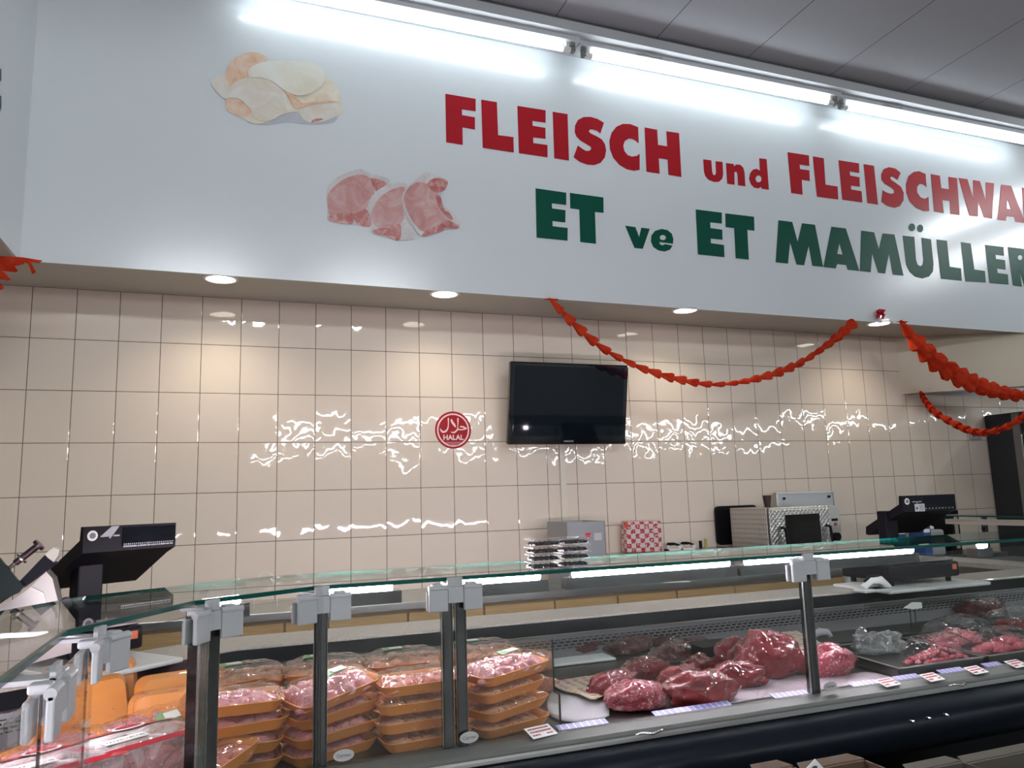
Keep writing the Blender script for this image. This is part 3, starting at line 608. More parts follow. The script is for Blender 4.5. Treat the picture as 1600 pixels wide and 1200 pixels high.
def knife(px, lb):
    p = aty(px, 858, -0.15); t = thing('scraper_knife', lb, 'knife', (p.x, -0.13, 1.10))
    mb = MB().bb(-.06, .06, -.03, .03, 0, 0.012); mb.bb(-.06, -.05, -.03, .03, 0, 0.05); mb.build('holder', WHITE, t)
    mb = MB().prism([(-.065, -.032, .045), (-.05, -.032, .062), (0.0, -.032, .060), (.05, -.032, .042), (.06, -.032, .02), (.045, -.032, .025), (.02, -.032, .040), (-.05, -.032, .040)], (0, .02, 0)); mb.build('handle', BLACK, t)
    MB().bb(.03, .062, -.036, -.03, .012, .035).build('white_end', WHITE, t)
knife(1053, 'left of the two black-handled tools on the low steel shelf, beside the printed bag')
knife(1075, 'right of the two black-handled tools on the low steel shelf, beside the yellow bottle')
t = thing('spray_bottle', 'thin yellowish spray bottle beside the right black-handled tool', 'bottle', (4.79, -0.12, 1.10))
MB().cyl((0.02, 0, 0), (0.02, 0, .075), .012).build('bottle_body', plain('yellow_plastic', (0.45, 0.42, 0.12), 0.3), t)
MB().cyl((-.03, 0, 0), (-.03, 0, .06), .013).build('dark_tube', BLACK, t)
t = thing('adhesive_roll', 'cream roll in an open dispenser on the back counter right of the grey metal box', 'roll dispenser', (3.97, -0.42, 0.93))
MB().rbox((0, 0, .09), (.20, .12, .06), .01, rot=Matrix.Rotation(-.1, 3, 'Y')).build('roll', plain('cream', (0.72, 0.66, 0.45), 0.5), t); MB().bb(-.1, -.03, -.07, -.055, .03, .10).build('cutter', BLACK, t); MB().bb(-.1, .1, -.06, .06, 0, .06).build('tray', STEELD, t)
t = thing('dark_ladle', 'small black spoon lying beside the grey metal box', 'spoon', (3.78, -0.30, 0.93))
bm = blob(.05, .03, .022, .1, 2, 3, 2); MB().bm(bm, (0, 0, .15), smooth=True).build('bowl', BLACK, t); MB().cyl((-.01, 0, 0), (-.01, 0, .16), .02).build('stand', STEELD, t); MB().cyl((.03, 0, .16), (.16, -.02, .155), .005).build('handle', BLACK, t)

p0 = aty(1117, 795, -0.05); p1 = aty(1150, 848, -0.05)
mb = MB(); rr = rrect(0.42, 0.34, 0.04); mb.prism([Vector((5.185+q.x, -0.045, 1.268+q.y*0.93)) for q in rr], (0, .018, 0)); tag(mb.build('cutting_board', BLACK), 'black cutting board leaning on the tiles behind the oven, left side showing', 'cutting board')
t = thing('countertop_oven', 'pressed steel countertop oven with dark glass window and black handles', 'oven', (5.4, -0.38, 0.93))
mb = MB(); mb.rbox((5.385, -0.375, 1.175), (0.69, 0.45, 0.47), .004, 1); mb.build('body', TURNED, t, True)
MB().bb(5.045, 5.055, -0.62, -0.60, 0.95, 1.41).build('side_trim', STEELD, t, True)
d = MB().rbox((5.34, -0.612, 1.185), (0.58, 0.02, 0.42), .003, 1).build('door', TURNED, t, True)
MB().bb(5.195, 5.525, -0.626, -0.62, 1.02, 1.355).build('window', plain('oven_glass', (0.012, 0.013, 0.011), 0.12, spec=0.3), d, True)
for x in (5.155, 5.585):
    MB().tube([(x, -.625, 1.26), (x, -.665, 1.255), (x+.006, -.67, 1.15), (x, -.665, 1.075), (x, -.625, 1.07)], .011, 8).build('handle', BLACK, d, True)
pn = MB().bb(5.632, 5.735, -0.614, -0.60, 0.955, 1.41).build('control_panel', STEEL, t, True)
MB().cyl((5.672, -.614, 1.17), (5.672, -.645, 1.17), .032).build('knob', BLACK, pn, True)
MB().cyl((5.685, -.614, 1.265), (5.685, -.62, 1.265), .014).build('pilot_light', plain('pilot_red', (0.35, 0.05, 0.04), 0.3), pn, True)
MB().bb(5.65, 5.71, -.617, -.613, 1.29, 1.31).build('name_plate', BLACK, pn, True); MB().bb(5.65, 5.71, -.617, -.613, 1.01, 1.03).build('name_plate', BLACK, pn, True)
for s in range(8):
    mb = MB(); mb.bb(5.043, 5.0462, -0.56+.0, -0.50, 1.02+.042*s, 1.026+.042*s); mb.build('vent_slot', STEELD, t, True)
for x in (5.08, 5.69):
    MB().cyl((x, -.57, .93), (x, -.57, .95), .02).build('foot', BLACK, t, True)
t = thing('metal_tray', 'pale metal tray with dark corner pins standing upright behind the oven', 'tray', (5.87, -0.06, 0.95))
q0, q1 = aty(1212, 772, -0.08), aty(1300, 770, -0.08)
mb = MB().bb(q0.x, q1.x, -0.09, -0.07, 0.95, q0.z); mb.build('sheet', plain('tray_pale', (0.48, 0.50, 0.51), 0.4, 0.2), t, True)
mb = MB().bb(q0.x-.01, q1.x+.01, -0.10, -0.06, q0.z, q0.z+.012); mb.bb(q0.x-.012, q0.x+.004, -.10, -.06, .95, q0.z); mb.bb(q1.x-.004, q1.x+.012, -.10, -.06, .95, q0.z); mb.build('frame', STEEL, t, True)
for px, py in ((1225, 779), (1295, 776)):
    c = aty(px, py, -0.095); MB().cyl((c.x, -.09, c.z), (c.x, -.104, c.z), .011).build('pin', BLACK, t, True)
t = thing('brown_cup', 'dark brown tapered cup standing on top of the oven', 'cup', (5.30, -0.30, 1.41))
MB().cyl((0, 0, 0), (0, 0, .088), .022, .036, 16).build('cup_body', plain('cup_brown', (0.035, 0.018, 0.014), 0.4), t); MB().cyl((0, 0, .0885), (0, 0, .094), .037, .037, 16).build('rim', plain('cup_rim', (0.05, 0.03, 0.025), 0.4), t)

# small things at the left end of the back counter
t = thing('white_cloth', 'crumpled white paper and cloth on the back counter left of the wire arch', 'cloth', (1.15, -0.40, 0.93))
mb = MB(); ypoly(mb, smooth_poly([(306, 935), (310, 922), (330, 916), (360, 914), (372, 903), (378, 918), (380, 935)], 3), -0.42, 0.12); mb.build('paper', PAPER, t, True)
mb = MB(); ypoly(mb, [(311, 925), (325, 921), (326, 926), (312, 929)], -0.425, 0.004); mb.build('dark_print', INK, t, True)
mb = MB(); ypoly(mb, [(369, 905), (384, 912), (383, 917), (369, 916)], -0.43, 0.06); mb.build('dark_fold', plain('navy', (0.02, 0.025, 0.06), 0.6), t, True)
c0 = [aty(a, b_, -0.4) for a, b_ in smooth_poly([(399, 913), (403, 902), (412, 894), (424, 897), (431, 906), (433, 925), (431, 906.5), (424, 898), (412, 895), (403, 903)], 2)]
tag(MB().tube([aty(a, b_, -0.4) for a, b_ in [(396, 960), (399, 913), (403, 902), (412, 894), (420, 894), (427, 901), (432, 910), (433, 955)]], .003, 6).build('wire_arch', WHITE), 'thin white wire arch standing on the back counter right of the white cloth', 'wire stand')
t = thing('side_table', 'dark low side table at the right end of the tiled wall', 'table', (6.9, -0.3, 0))
MB().bb(6.2, 7.7, -.5, -.02, .90, .94).build('table_top', STEELD, t, True)
for x in (6.25, 7.65):
    for y in (-.47, -.06): MB().bb(x-.02, x+.02, y-.02, y+.02, 0, .90).build('leg', STEELD, t, True)
for px, w_, m, lb in ((1399, .11, plain('box_blue', (0.02, 0.06, 0.22), 0.5), 'blue box behind the left side of the right scale post'), (1438, .11, plain('box_blue', (0.02, 0.06, 0.22), 0.5), 'blue box seen just right of the right scale post')):
    p = aty(px, 845, -0.3); t = thing('storage_box', lb, 'box', (p.x, -0.3, 0.94)); MB().rbox((0, 0, .16), (w_*.8, .16, .32), .006).build('carton', m, t); MB().bb(-.04, .03, -.083, -.0805, .20, .23).build('white_print', PAPER, t)
p = aty(1455, 848, -0.3); t = thing('grey_tub', 'grey plastic tub between the blue box and the folders behind the right scale', 'tub', (p.x, -.3, .94)); MB().rbox((0, 0, .11), (.16, .16, .22), .02).build('tub_body', plain('tub_grey', (0.3, 0.32, 0.32), 0.5), t); MB().rbox((-.03, 0, .235), (.06, .10, .03), .01).build('lid', WHITE, t)
p = aty(1479, 840, -0.3); t = thing('ring_folder', 'dark folder with pale spine standing behind the right scale', 'folder', (p.x, -.3, .94)); MB().rbox((0, 0, .19), (.09, .22, .38), .004).build('cover', BLACK, t); MB().bb(-.02, .02, -.113, -.1105, .05, .33).build('spine_label', plain('spine', (0.35, 0.28, 0.22), 0.6), t)

# ------------------------------------------------------------------ refrigerated serve-over cases
PATH = [Vector(q) for q in [(0.955, -5.2), (0.955, -4.10), (0.958, -3.74), (1.155, -3.42), (1.43, -3.28), (1.80, -3.28), (3.05, -3.28), (4.93, -3.28), (6.60, -3.28)]]
def off(i, d):
    p = PATH[i]; ns = []
    for a, b_ in ((i-1, i), (i, i+1)):
        if 0 <= a and b_ < len(PATH):
            e = (PATH[b_]-PATH[a]).normalized(); ns.append(Vector((-e.y, e.x)))
    if len(ns) == 1: n = ns[0]; k = 1
    else: n = (ns[0]+ns[1]).normalized(); k = 1/max(0.3, n.dot(ns[0]))
    return p+n*d*k
def segpt(i, s, d):                      # point on segment i at distance s from its start, offset d
    e = (PATH[i+1]-PATH[i]).normalized(); n = Vector((-e.y, e.x)); q = PATH[i]+e*s+n*d; return q
def sweep(mb, prof, i0, i1, smooth=False):
    rings = []
    for i in range(i0, i1+1): rings.append([Vector((*off(i, d), z)) for d, z in prof])
    return mb.loft(rings, smooth)
def segbox(mb, i, s0, s1, d0, d1, z0, z1):
    c = [segpt(i, s0, d0), segpt(i, s1, d0), segpt(i, s1, d1), segpt(i, s0, d1)]
    return mb.prism([Vector((*q, z0)) for q in c], (0, 0, z1-z0))
def seglen(i): return (PATH[i+1]-PATH[i]).length
POSTM = plain('post_dark_chrome', (0.09, 0.09, 0.10), 0.10, 1.0); POSTE = plain('post_edge', (0.42, 0.43, 0.40), 0.25, 0.8)
GT = 1.317
def case(lb, i0, i1, loc, lamp, posts, seam_start=False):
    t = thing('display_counter', lb, 'refrigerated counter', (*loc, 0))
    sweep(MB(), [(0.02, 0.12), (1.04, 0.12), (1.04, 1.018), (0.862, 1.018), (0.862, 0.84), (0.02, 0.84)], i0, i1).build('body', BODY, t, True)
    sweep(MB(), [(0.12, 0.0), (0.95, 0.0), (0.95, 0.12), (0.12, 0.12)], i0, i1).build('plinth', BLACK, t, True)
    sweep(MB(), [(0.02, 0.835), (-0.075, 0.835), (-0.110, 0.822), (-0.135, 0.79), (-0.14, 0.755), (-0.125, 0.715), (-0.09, 0.68), (-0.04, 0.655), (0.02, 0.65)], i0, i1, True).build('bumper', BUMPER, t, True)
    s_ = sweep(MB(), [(0.03, 0.836), (0.03, 0.868), (0.0, 0.871), (-0.052, 0.864), (-0.062, 0.857), (-0.063, 0.836)], i0, i1).build('sill', SILL, t, True)
    sweep(MB(), [(-0.063, 0.852), (-0.067, 0.853), (-0.071, 0.848), (-0.071, 0.840), (-0.064, 0.838)], i0, i1).build('sill_trim', plain('trim_bright', (0.45, 0.45, 0.44), 0.3, 0.7), s_, True)
    sweep(MB(), [(0.03, 0.84), (0.765, 0.84), (0.765, 0.850), (0.03, 0.850)], i0, i1).build('deck', STEELD, t, True)
    sweep(MB(), [(0.031, 0.8505), (0.08, 0.8505), (0.08, 0.856), (0.031, 0.868)], i0, i1).build('front_grille', GASKET, t, True)
    sweep(MB(), [(0.762, 0.851), (0.775, 0.851), (0.822, 0.990), (0.812, 0.990)], i0, i1).build('rear_grille', GRILLE, t, True)
    sweep(MB(), [(0.806, 0.990), (0.810, 0.990), (0.810, 0.994), (0.806, 0.994)], i0, i1).build('wire_rail', STEEL, t, True)
    sweep(MB(), [(0.815, 0.991), (0.86, 0.991), (0.86, 1.018), (0.846, 1.018), (0.846, 1.040), (0.832, 1.040)], i0, i1).build('rear_ledge', PANEL, t, True)
    w_ = sweep(MB(), [(0.848, 1.02), (1.085, 1.02), (1.085, 1.05), (0.838, 1.05), (0.832, 1.046), (0.832, 1.041), (0.848, 1.041)], i0, i1).build('work_top', STONE, t, True)
    for i in range(i0, i1):
        L = seglen(i); 
        segbox(MB(), i, 0.003, L-0.003, -0.004, 0.004, 0.8725, GT-0.012).build('glass_panel', GLASS, t, True)
    # glass shelf on top, mitred
    for i in range(i0, i1):
        r = []
        for k, e in ((i, 0.002), (i+1, -0.002)):
            r.append([Vector((*off(k, d), z)) for d, z in ((0.052, GT), (0.44, GT), (0.44, GT+.009), (0.052, GT+.009))])
        g = MB().loft(r, False).build('top_glass', GLASS, t, True)
        r = [[Vector((*off(k, d), z)) for d, z in ((0.044, GT-.001), (0.0519, GT-.001), (0.0519, GT+.010), (0.044, GT+.010))] for k in (i, i+1)]
        MB().loft(r, False).build('glass_edge', GEDGE, g, True)
        r = [[Vector((*off(k, d), z)) for d, z in ((0.4401, GT), (0.443, GT), (0.443, GT+.009), (0.4401, GT+.009))] for k in (i, i+1)]
        MB().loft(r, False).build('glass_edge', GEDGE, g, True)
    for i, s0, s1 in lamp:
        b_ = segbox(MB(), i, s0-.03, s1+.03, 0.375, 0.425, 1.222, 1.262).build('lamp_bar', plain('bar_steel', (0.16, 0.16, 0.165), 0.2, 0.9), t, True)
        a0, a1 = segpt(i, s0, 0.385), segpt(i, s1, 0.385)
        MB().cyl((*a0, 1.275), (*a1, 1.275), 0.0125, n=12).build('lamp_tube', BARM, b_, True)
    for (i, s, w, kind) in posts:
        a = segpt(i, s, 0.0)
        if kind == 'ribs':
            po = segbox(MB(), i, s-w/2, s+w/2, 0.006, 0.030, 0.872, 1.29).build('post', POSTM, t, True)
            for k in range(4): segbox(MB(), i, s-w/2+w*(k+.2)/4, s-w/2+w*(k+.2)/4+.006, -0.001, 0.006, 0.873, 1.29).build('rib', POSTE, po, True)
        else:
            po = segbox(MB(), i, s-w/2, s+w/2, 0.0045, 0.028 if w > .01 else 0.008, 0.872, 1.29).build('post', POSTM, t, True)
            if w < .01: continue
            segbox(MB(), i, s-w/2-.001, s-w/2+.004, 0.0045, 0.012, 0.873, 1.29).build('edge_strip', POSTE, po, True)
            segbox(MB(), i, s+w/2-.004, s+w/2+.001, 0.0045, 0.012, 0.873, 1.29).build('edge_strip', POSTE, po, True)
    return t
def clamp(t, i, parts):                  # glass clamp at path corner i; parts: -1 wing before, +1 wing after
    hub = MB()
    for s in parts:
        seg = i if s > 0 else i-1; L = seglen(seg)
        r = (0.0, 0.022) if s > 0 else (L-0.022, L)
        segbox(hub, seg, r[0], r[1], -0.020, -0.005, 1.262, 1.306)
        segbox(hub, seg, r[0], r[1], -0.014, 0.060, GT-.010, GT-.003); segbox(hub, seg, r[0], r[1], -0.012, -0.004, 1.30, GT+.014)
    h = hub.build('glass_clamp', CLAMP, t, True)
    for s in parts:
        seg = i if s > 0 else i-1; L = seglen(seg)
        a, b_ = (0.023, 0.078) if s > 0 else (L-0.078, L-0.023)
        mb = MB(); c = segpt(seg, (a+b_)/2, -0.017); e = (PATH[seg+1]-PATH[seg]).normalized()
        rot = Matrix.Rotation(math.atan2(e.y, e.x), 3, 'Z')
        mb.rbox((*c, 1.271), (b_-a, 0.012, 0.062), .003, 2, rot)
        c2 = segpt(seg, (a+b_)/2, 0.012); mb.rbox((*c2, 1.268), (b_-a, 0.010, 0.055), .003, 2, rot)
        p0, p1 = segpt(seg, a, -0.016), segpt(seg, b_, -0.016); mb.cyl((*p0, 1.303), (*p1, 1.303), .0085, n=12)
        c3 = segpt(seg, (a+b_)/2, 0.0); mb.rbox((*c3, 1.308), ((b_-a)*.55, 0.03, 0.014), .004, 2, rot)
        mb.build('clamp_wing', CLAMP, h, True)
def hidden_lamp(t, i, s0, s1):
    b_ = segbox(MB(), i, s0-.02, s1+.02, 0.372, 0.377, 1.205, 1.262); segbox(b_, i, s0-.02, s1+.02, 0.372, 0.43, 1.257, 1.262); b_ = b_.build('lamp_bar', STEEL, t, True)
    MB().cyl((*segpt(i, s0, 0.405), 1.238), (*segpt(i, s1, 0.405), 1.238), 0.0125, n=12).build('lamp_tube', BARM, b_, True)
left = case('left refrigerated counter with raw chicken, its glass running towards the viewer', 0, 3, (0.5, -4.3), [(0, 0.1, 0.9), (1, .05, .3)], [(0, seglen(0)-.012, .006, 'p'), (1, seglen(1)-.006, .006, 'p'), (2, seglen(2)-.017, .032, 'ribs')])
corner = case('angled corner refrigerated counter filled with orange chicken trays', 3, 5, (1.45, -2.8), [(3, .17, .28), (4, 0.03, 0.27)], [(3, 0.017, .030, 'p'), (4, 0.002, .034, 'p'), (4, seglen(4)-.020, .030, 'p')])
main = case('long straight refrigerated counter with beef and meat trays behind glass', 5, 8, (4.2, -2.8), [(5, 0.10, 0.42), (5, 0.55, 1.21), (6, 0.04, 0.90), (6, 1.3, 1.34)], [(5, 0.020, .030, 'p'), (5, seglen(5)-.001, .034, 'p'), (6, seglen(6), .034, 'p')])
hidden_lamp(left, 2, .03, .36); clamp(left, 1, (-1, 1)); clamp(left, 2, (-1, 1)); clamp(left, 3, (-1,)); clamp(corner, 3, (1,)); clamp(corner, 4, (-1, 1)); clamp(corner, 5, (-1,)); clamp(main, 5, (1,)); clamp(main, 6, (-1, 1)); clamp(main, 7, (-1, 1))
# price rails, badges, sill handles
def railx(px0, py0, px1, py1): return atz(px0, py0, .867).x, atz(px1, py1, .867).x
for a in ((868, 1138, 946, 1127), (1022, 1118, 1140, 1100), (1213, 1092, 1262, 1083), (1333, 1073, 1376, 1067), (1402, 1063, 1440, 1058), (1474, 1053, 1512, 1048), (1545, 1043, 1574, 1040)):
    x0, x1 = railx(*a); mb = MB().prism([(x0, -3.262, .861), (x1, -3.262, .861), (x1, -3.222, .872), (x0, -3.222, .872)], (0, 0, .003)); mb.build('price_rail', RAIL, main, True)
for (px, py, case_, i) in ((733, 1152, main, 5), (537, 1180, corner, 4), (1297, 1072, main, 6)):
    c = aty(px, py, -3.287); b_ = MB().cyl((c.x, -3.286, .9), (c.x, -3.289, .9), .027, n=28); b_.v = [Vector((v.x, v.y, c.z+(v.z-.9)*.55)) for v in b_.v]
    o = b_.build('badge', plain('badge_grey', (0.42, 0.42, 0.41), 0.4), case_, True)
    xf(text_mb('Carrier', 0.013), Matrix.Translation((c.x, -3.2898, c.z)) @ Matrix.Rotation(PI/2, 4, 'X')).build('lettering', plain('badge_dark', (0.22, 0.22, 0.22), 0.4), o, True)
for (a, b_, case_) in ((aty(583, 1195, -3.36), aty(636, 1185, -3.36), corner), (aty(997, 1135, -3.36), aty(1040, 1131, -3.36), main), (aty(1487, 1065, -3.36), aty(1516, 1063, -3.36), main)):
    z = .858; y = -3.345
    MB().tube([(a.x, y, z-.004), (a.x+.012, y-.012, z+.003), ((a.x+b_.x)/2, y-.018, z-.002), (b_.x-.012, y-.012, z+.003), (b_.x, y, z-.004)], .0035, 8).build('sill_handle', CHROME, case_, True)
for px in (1425, 1451, 1478):
    c = aty(px, 1127-(px-1425)*.19, -3.42); MB().cyl((c.x, -3.43, c.z), (c.x, -3.40, c.z), .004, n=8).build('screw', CHROME, main, True)
# raised rear shelf inside the main counter
mb = MB(); mb.bb(2.20, 6.4, -2.74, -2.535, .852, .895); tag(mb.build('raised_shelf', STEELD, None), 'raised steel step along the rear of the long counter under the dark meat', 'shelf')

# return counter on the right
t = thing('display_counter', 'return counter at the right running back to the wall, seen end on', 'refrigerated counter', (6.1, -1.9, 0))
MB().bb(5.72, 6.55, -2.15, -1.40, 0.0, 1.02).build('body', STEELD, t, True)
MB().bb(5.66, 5.93, -2.17, -1.38, 1.02, 1.05).build('work_top', STONE, t, True)
g = MB().bb(6.12, 6.50, -2.15, -1.20, GT, GT+.01).build('top_glass', GLASS, t, True); MB().bb(6.11, 6.1195, -2.15, -1.20, GT, GT+.01).build('glass_edge', GEDGE, g, True)
MB().bb(6.14, 6.20, -2.14, -1.22, GT-.055, GT-.02).build('lamp_bar', plain('bar_cream', (0.50, 0.46, 0.40), 0.5), t, True)
for y in (-2.1, -1.25): MB().bb(6.48, 6.51, y-.015, y+.015, 1.02, GT).build('post', POSTM, t, True)
p = atz(1600, 838, 1.2); t = thing('notice_card', 'blue and yellow notice card standing at the right frame edge', 'card', (6.05, -1.98, 1.05))
MB().rbox((0, 0, .12), (.10, .012, .22), .002).build('card', plain('card_blue', (0.25, 0.42, 0.62), 0.5), t); MB().bb(-.045, .045, -.008, -.0065, .02, .10).build('yellow_print', plain('card_yellow', (0.62, 0.62, 0.12), 0.5), t)

# fridge at the far right, door facing left
t = thing('upright_fridge', 'tall dark display fridge with glass door at the far right', 'fridge', (8.65, -0.8, 0))
FX = 8.262; FZ = 2.215
DK = plain('fridge_dark', (0.018, 0.020, 0.026), 0.45)
mb = MB(); mb.bb(FX, 9.1, -0.285, 0.0, 0, FZ); mb.bb(FX, 9.1, -1.75, -1.65, 0, FZ); mb.bb(FX, 9.1, -1.65, -.285, FZ-.10, FZ); mb.bb(FX, 9.1, -1.65, -.285, 0, .3); mb.bb(9.05, 9.1, -1.65, -.285, .3, FZ-.1)
mb.build('cabinet', DK, t, True)
for z in (.75, 1.08, 1.40, 1.72, 2.0): MB().bb(FX+.08, 9.05, -1.65, -.285, z, z+.012).build('shelf', STEELD, t, True)
d = MB().bb(FX-.012, FX-.002, -1.64, -.33, .32, FZ-.03).build('door', GLASS, t, True)
mb = MB(); mb.bb(FX-.02, FX, -.36, -.29, .30, FZ-.01); mb.build('door_frame', plain('frame_grey', (0.22, 0.22, 0.22), 0.4, 0.5), d, True)
MB().cyl((FX-.04, -.385, .9), (FX-.04, -.385, 2.0), .009).build('handle', CHROME, d, True)
YEL = plain('cheese_yellow', (0.55, 0.42, 0.16), 0.5, var=.15); YEL2 = plain('cheese_pale', (0.58, 0.50, 0.24), 0.5, var=.15)
for z, sh in ((1.732, 'top'), (1.412, 'second'), (1.092, 'third'), (.762, 'lowest')):
    for j in range(2):
        y = -.50-.28*j
        for k in range(3):
            o = MB().cyl((8.36, y+.09, z+.032+.062*k), (8.36, y-.13, z+.032+.062*k), .030, n=14).build('cheese_roll', YEL if (j+k) % 2 else YEL2)
            tag(o, f"{['bottom', 'middle', 'top'][k]} yellow cheese roll of the {['far', 'near'][j]} stack, {sh} shelf of the dark fridge", 'cheese', 'cheese rolls in the display fridge')
# ------------------------------------------------------------------ scales
def scale(lb, loc, rz, w, hx, px_, hy, basew, detail):
    t = thing('counter_scale', lb, 'scale', loc, rz)
    mb = MB(); mb.rbox((0, .0, .062), (basew, .32, .075), .012)
    for sx in (-1, 1):
        for sy in (-1, 1): mb.cyl((sx*(basew/2-.04), sy*.12, 0), (sx*(basew/2-.04), sy*.12, .026), .014, n=10)
    b_ = mb.build('base', BLACK, t)
    MB().rbox((0, .0, .108), (basew*.92, .29, .012), .004).build('weighing_plate', STEEL, t)
    MB().bb(basew/2-.052, basew/2-.022, -.1615, -.1605, .06, .085).build('orange_sticker', plain('sticker_orange', (0.55, 0.12, 0.05), 0.5), b_)
    MB().rbox((px_, hy+.13, .20), (.085, .06, .30), .006).build('post', BLACK, t)
    pr = [(0, .345), (0, .43), (.018, .43), (.022, .385), (.262, .262), (.268, .222), (.25, .217), (.05, .325)]
    h = MB().prism([(hx-w/2, hy+y, z) for y, z in pr], (w, 0, 0)).build('display_head', BLACK, t)
    MB().bb(hx-w*.10, hx+w*.485, hy-.003, hy-.0005, .358, .422).build('display_window', BLACKG, h)
    d = MB(); q = []
    n = 24; d.loft([[Vector((hx-w*.41+.017*math.cos(2*PI*k/n), hy-y, .400+.017*math.sin(2*PI*k/n))) for k in range(n)] for y in (.0005, .0015)], False)
    d.build('seal_sticker', plain('seal_white', (0.62, 0.62, 0.6), 0.5), h)
    d = MB(); d.loft([[Vector((hx-w*.41+.009*math.cos(2*PI*k/n)*(1+.15*(k % 3)), hy-y, .400+.009*math.sin(2*PI*k/n)*(1+.15*(k % 2)))) for k in range(n)] for y in (.0018, .0024)], False)
    d.build('seal_print', plain('seal_dark', (0.12, 0.12, 0.12), 0.5), h)
    lg = plain('logo_grey', (0.30, 0.31, 0.32), 0.5)
    d = MB(); x = hx-w*.23
    if detail: d.prism([(x-.028, hy-.0015, .400), (x+.004, hy-.0015, .428), (x+.030, hy-.0015, .428), (x+.012, hy-.0015, .403), (x, hy-.0015, .392)], (0, .001, 0))
    d.prism([(x-.009, hy-.0015, .398), (x+.009, hy-.0015, .398), (x, hy-.0015, .387)], (0, .001, 0))
    d.bb(x-.032, x-.011, hy-.0015, hy-.0005, .394, .399); d.bb(x+.011, x+.032, hy-.0015, hy-.0005, .394, .399); d.build('logo', lg, h)
    d = MB(); random.seed(5)
    for k in range(26 if detail else 9):
        xx = hx-w*.09+w*.56*k/(26 if detail else 9); d.bb(xx, xx+w*.012*(1+random.random()*.8), hy-.0042, hy-.0032, .356, .361)
        if detail: d.bb(xx+.001, xx+w*.014, hy-.0042, hy-.0032, .3635, .368)
    d.build('display_print', plain('print_grey', (0.35, 0.36, 0.38), 0.5), h)
    if not detail:
        g = MB().bb(hx-w*.28, hx-w*.10, hy-.002, hy-.0005, .345, .385).build('approval_label', plain('approval', (0.45, 0.47, 0.5), 0.5), h)
        d = MB(); 
        for k in range(5): d.bb(hx-w*.20, hx-w*.12, hy-.0028, hy-.0021, .351+.006*k, .353+.006*k)
        d.cyl((hx-w*.245, hy-.0028, .362), (hx-w*.245, hy-.0021, .362), .007, n=12); d.build('label_print', INK, g)
    return t
board = MB().rbox((0, 0, .008), (.34, .44, .016), .006)
xf(board, Matrix.Translation((.80, -2.55, 1.05)) @ Matrix.Rotation(math.radians(38), 4, 'Z'))
tag(board.build('cutting_board', WHITE), 'white cutting board under the left scale on the counter top', 'cutting board')
# left scale: display end points measured, turned towards the corner
scale('black counter scale at the left beside the slicer, display turned to the corner', (.75, -2.46, 1.066), math.radians(35), .325, 0.105, .025, -.085, .24, True)
b2 = MB().rbox((4.42, -2.44, 1.058), (.66, .36, .016), .006); tag(b2.build('cutting_board', WHITE), 'white cutting board under the right scale on the counter top', 'cutting board')
scale('black counter scale at the right near the fridge, white label on its display', (4.44, -2.36, 1.066), 0, .385, .29, .12, .03, .46, False)
t = thing('hand_scanner', 'white hand scanner with dark grip lying left of the right scale', 'scanner', (4.07, -2.50, 1.05))
mb = MB(); mb.tube([(-.02, 0, .02), (.03, 0, .052), (.09, 0, .05), (.13, 0, .012)], [.016, .02, .022, .024], 10); mb.rbox((.04, 0, .008), (.17, .08, .016), .006); mb.build('scanner_body', WHITE, t)
MB().tube([(-.01, 0, .048), (.03, 0, .068), (.08, 0, .068)], [.006, .012, .010], 8).build('dark_grip', BLACK, t)

# ------------------------------------------------------------------ slicer at the far left
SY = -2.62
t = thing('meat_slicer', 'silver meat slicer with black carriage and knobs at the left frame edge', 'slicer', (.42, SY, 1.05))
SIL = plain('slicer_silver', (0.52, 0.51, 0.48), 0.32, 0.85)
mb = MB(); ypoly(mb, [(-20, 960), (15, 940), (49, 917), (68, 926), (78, 965), (79, 1010), (-20, 1010)], SY-.03, .07); mb.build('motor_housing', SIL, t, True)
mb = MB(); ypoly(mb, [(49, 916), (72, 893), (82, 904), (97, 966), (101, 1010), (79, 1010), (78, 965), (68, 925)], SY-.025, .07); mb.build('back_frame', plain('slicer_frame', (0.40, 0.39, 0.36), 0.4, 0.7), t, True)
mb = MB(); ypoly(mb, [(-20, 950), (0, 940), (69, 868), (87, 881), (36, 918), (-20, 955)], SY-.05, .05); c_ = mb.build('carriage', plain('carriage_black', (0.006, 0.006, 0.012), 0.5, spec=.15), t, True)
mb = MB(); ypoly(mb, [(70, 866), (84, 855), (93, 859), (91, 868), (82, 881)], SY-.045, .04); mb.build('end_stop', plain('stop_clear', (0.62, 0.58, 0.52), 0.2), c_, True)
mb = MB(); ypoly(mb, [(-20, 850), (0, 872), (37, 917), (30, 926), (-20, 948)], SY-.09, .012); mb.build('blade_guard', plain('guard_dark', (0.02, 0.028, 0.028), 0.15), t, True)
a, b_ = aty(24, 880, SY-.03), aty(60, 852, SY-.03); hd = MB().cyl(a, b_, .0105, n=14); e = (b_-a).normalized(); hd.cyl(b_-e*.004, b_+e*.006, .019, n=16); hd.build('handle', plain('handle_brown', (0.03, 0.015, 0.02), 0.35), t, True)
m_ = a+e*.022; MB().cyl(m_-e*.003, m_+e*.003, .019, n=16).build('handle_ring', STEEL, t, True); MB().cyl(a-e*.12, a, .006, n=10).build('handle_rod', STEEL, t, True)
mb = MB(); ypoly(mb, [(-20, 968), (-2, 960), (25, 938), (31, 941), (4, 966), (-20, 980)], SY-.012, .01); mb.build('gauge_strip', plain('gauge_cream', (0.62, 0.58, 0.45), 0.4), t, True)
